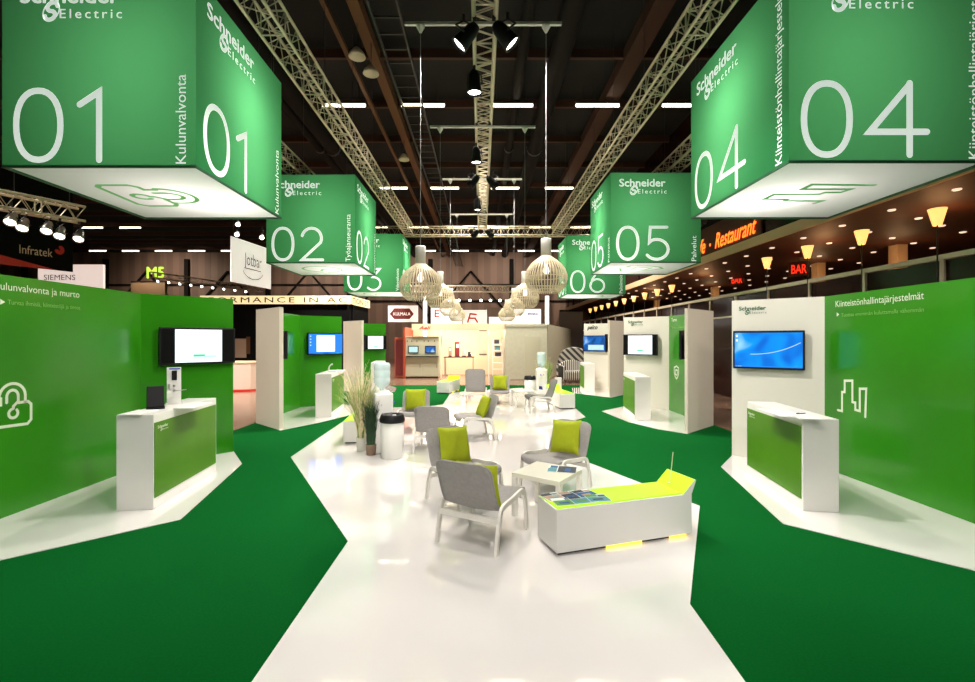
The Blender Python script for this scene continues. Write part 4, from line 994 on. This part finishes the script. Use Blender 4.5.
MB().box((2.05,21.485,.02), (2.75,21.5,2.0), 'cabinet').build('door', t, bevel=.004); MB().box((1.12,21.46,ZW-.12), (3.06,21.5,ZW), 'greyboard').build('fascia', t)
# striped chairs
def armchair(label, loc, rz, m, back, w=1.0):
    t = thing('armchair', label, 'armchair', loc, rz, 'striped armchairs beyond the stand')
    MB().box((-w/2,-.38,.10), (w/2,.38,.5), m).build('seat', t, bevel=.08)
    mb = MB(); vs = []; fs = []; n = 14
    for y in (.20,.46):
        for k in range(n+1):
            a = pi*k/n; vs.append((-cos(a)*w/2, y, .45+sin(a)**.6*(back-.45)))
    for k in range(n): fs.append((k,k+1,n+2+k,n+1+k))
    fs.append(tuple(range(n,-1,-1))); fs.append(tuple(range(n+1,2*n+2))); mb.add(vs, fs, m); mb.build('backrest', t, bevel=.05)
    for sx in (-1,1): MB().box((sx*w/2-(.0 if sx < 0 else .14), -.38, .12), (sx*w/2+(.14 if sx < 0 else 0), .40, .72), m).build('armrest', t, bevel=.06)
    for sx in (-.38,.38):
        for sy in (-.3,.34): MB().tube([(sx*w,sy,0),(sx*w,sy,.12)], .025, 'black').build('leg', t)
    return t
armchair('black and white striped armchair beside the far plant', (4.02,20.3,0), R(5), 'striped', .95, 1.15)
armchair('darker striped high-backed armchair behind the black and white one', (4.3,21.7,0), R(-15), 'stripedb', 1.5, 1.5)
# far signs
t = thing('hanging_banner', 'pale banner with a dark red hexagon and white capitals, under the 03 cube', 'banner')
X = frame(P(388,322,26), (1,0,0), (0,0,1)); mb = MB(); w, h = 1.68, .92; mb.box((0,0,-.02), (w,h,0), 'bannerwhite', X)
mb.poly([(.10,.45),(.35,.16),(1.2,.16),(1.45,.45),(1.2,.76),(.35,.76)], 'redsign', X @ T((0,0,.006))); mb.text('KULMALA', 'bannerwhite', X @ T((0,0,.012)), width=.95, cap=.17, bold=.02, align='C', base=(.775,.37)); mb.build('banner_cloth', t)
MB().tube([X @ Vector((.1,h,0)), X @ Vector((.1,5.5,0))], .012, 'darkmetal').tube([X @ Vector((w-.1,h,0)), X @ Vector((w-.1,5.5,0))], .012, 'darkmetal').build('cable', t)
def bsign(label, px0, py0, px1, py1, d_, m, deco):
    t = thing('trade_sign', label, 'sign'); a = P(px0,py1,d_); b = P(px1,py0,d_); X = frame(a, (1,0,0), (0,0,1)); w, h = b.x-a.x, b.z-a.z
    mb = MB(); mb.box((0,0,-.12), (w,h,0), m, X); deco(mb, X @ T((0,0,.01)), w, h); mb.build('sign_face', t)
    mb = MB(); mb.box((.05,-a.z,-.10), (.12,0,-.03), 'frame', X).box((w-.12,-a.z,-.10), (w-.05,0,-.03), 'frame', X); mb.build('post', t); return t
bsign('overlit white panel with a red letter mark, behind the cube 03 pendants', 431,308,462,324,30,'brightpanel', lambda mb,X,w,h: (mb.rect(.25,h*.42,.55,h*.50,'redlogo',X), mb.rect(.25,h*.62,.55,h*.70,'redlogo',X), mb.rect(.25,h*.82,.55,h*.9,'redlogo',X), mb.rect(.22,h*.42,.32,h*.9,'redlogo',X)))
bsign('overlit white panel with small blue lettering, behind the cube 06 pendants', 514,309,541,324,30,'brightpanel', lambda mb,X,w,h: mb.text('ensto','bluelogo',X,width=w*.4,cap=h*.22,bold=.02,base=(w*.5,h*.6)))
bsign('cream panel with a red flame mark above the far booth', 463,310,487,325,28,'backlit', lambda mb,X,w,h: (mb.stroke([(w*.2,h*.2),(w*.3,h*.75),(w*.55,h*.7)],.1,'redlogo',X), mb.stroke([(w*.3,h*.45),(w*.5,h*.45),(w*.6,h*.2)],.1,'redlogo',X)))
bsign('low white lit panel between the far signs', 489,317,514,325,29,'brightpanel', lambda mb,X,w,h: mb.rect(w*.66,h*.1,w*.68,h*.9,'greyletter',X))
bsign('wide pale wall section behind the far signs', 486,308,515,318,36,'pinkwhite', lambda mb,X,w,h: mb.rect(w*.5,h*.05,w*.7,h*.2,'darkink',X))
for i, (px, d_) in enumerate(((425,23.5),(547,23.5))):
    o = MB().tube([P(px,325,d_)-Vector((0,0,2.4)), P(px,296,d_)], .10, 'brightpanel', 12).build('wrapped_post'); tag(o, ['white wrapped post standing behind the first cube 03 side pendant','white wrapped post standing behind the first cube 06 side pendant'][i], 'post', 'white wrapped posts behind the far booth')
truss('distant truss carrying small bright spotlights above the far booth', (-8,30,CH+3.1), (7.5,30,CH+3.1), .4)
for i, px in enumerate((448,459,470,481,490.5,500)):
    p = P(px, 300, 29.5); parcan(p, p+Vector((0,-1,-.5)), 'small bright spotlight in the row hanging above the far booth', 0, 'lens', 80, .85, .4, group='row of bright spotlights above the far booth', can='black')
# string of small lamps far at the back of the hall
for i in range(9):
    p = P(158+11*i, 281+1.3*i, 38); parcan(p, p+Vector((.2,-1,-.6)), 'tiny bright spotlight on the distant truss below the lime letters', 0, 'lens', 80, .9, .4, group='distant spotlights below the lime letters', can='chrome')
truss('distant dim truss sloping away below the lime letters', P(150,277,36), P(262,292,42), .4)
# grey-brown low blocks closing the hall at the back
for (px0, px1, py, d_, m, lab) in ((131,165,281,42,'bandletter','long pale low wall far behind the padlock wall'),(560,583,310,34,'greyletter','grey hall gate beside the restaurant at the far end')):
    a = P(px0,py,d_); b = P(px1,py,d_); t = thing('hall_partition', lab, 'partition'); MB().box((a.x,d_,0), (b.x,d_+.3,a.z), m).build('partition_face', t); MB().box((a.x,d_-.03,a.z-.12), (b.x,d_,a.z), 'duct').build('capping', t)

# ------------------------------------------------------------------ world, camera, view
W = bpy.data.worlds.new('hall_air'); S.world = W; W.use_nodes = True
W.node_tree.nodes['Background'].inputs[0].default_value = (.9, .75, .62, 1); W.node_tree.nodes['Background'].inputs[1].default_value = .02
cam = bpy.data.cameras.new('camera'); co = bpy.data.objects.new('camera', cam); COL.objects.link(co); S.camera = co
co.location = (0, 0, CH); co.rotation_euler = (pi/2, 0, 0); cam.sensor_width = 36; cam.lens = 36*F/975
cam.shift_x = (487.5-CX)/975; cam.shift_y = -(341-CY)/975; cam.clip_end = 200
S.view_settings.view_transform = 'Standard'; S.view_settings.exposure = 0.14
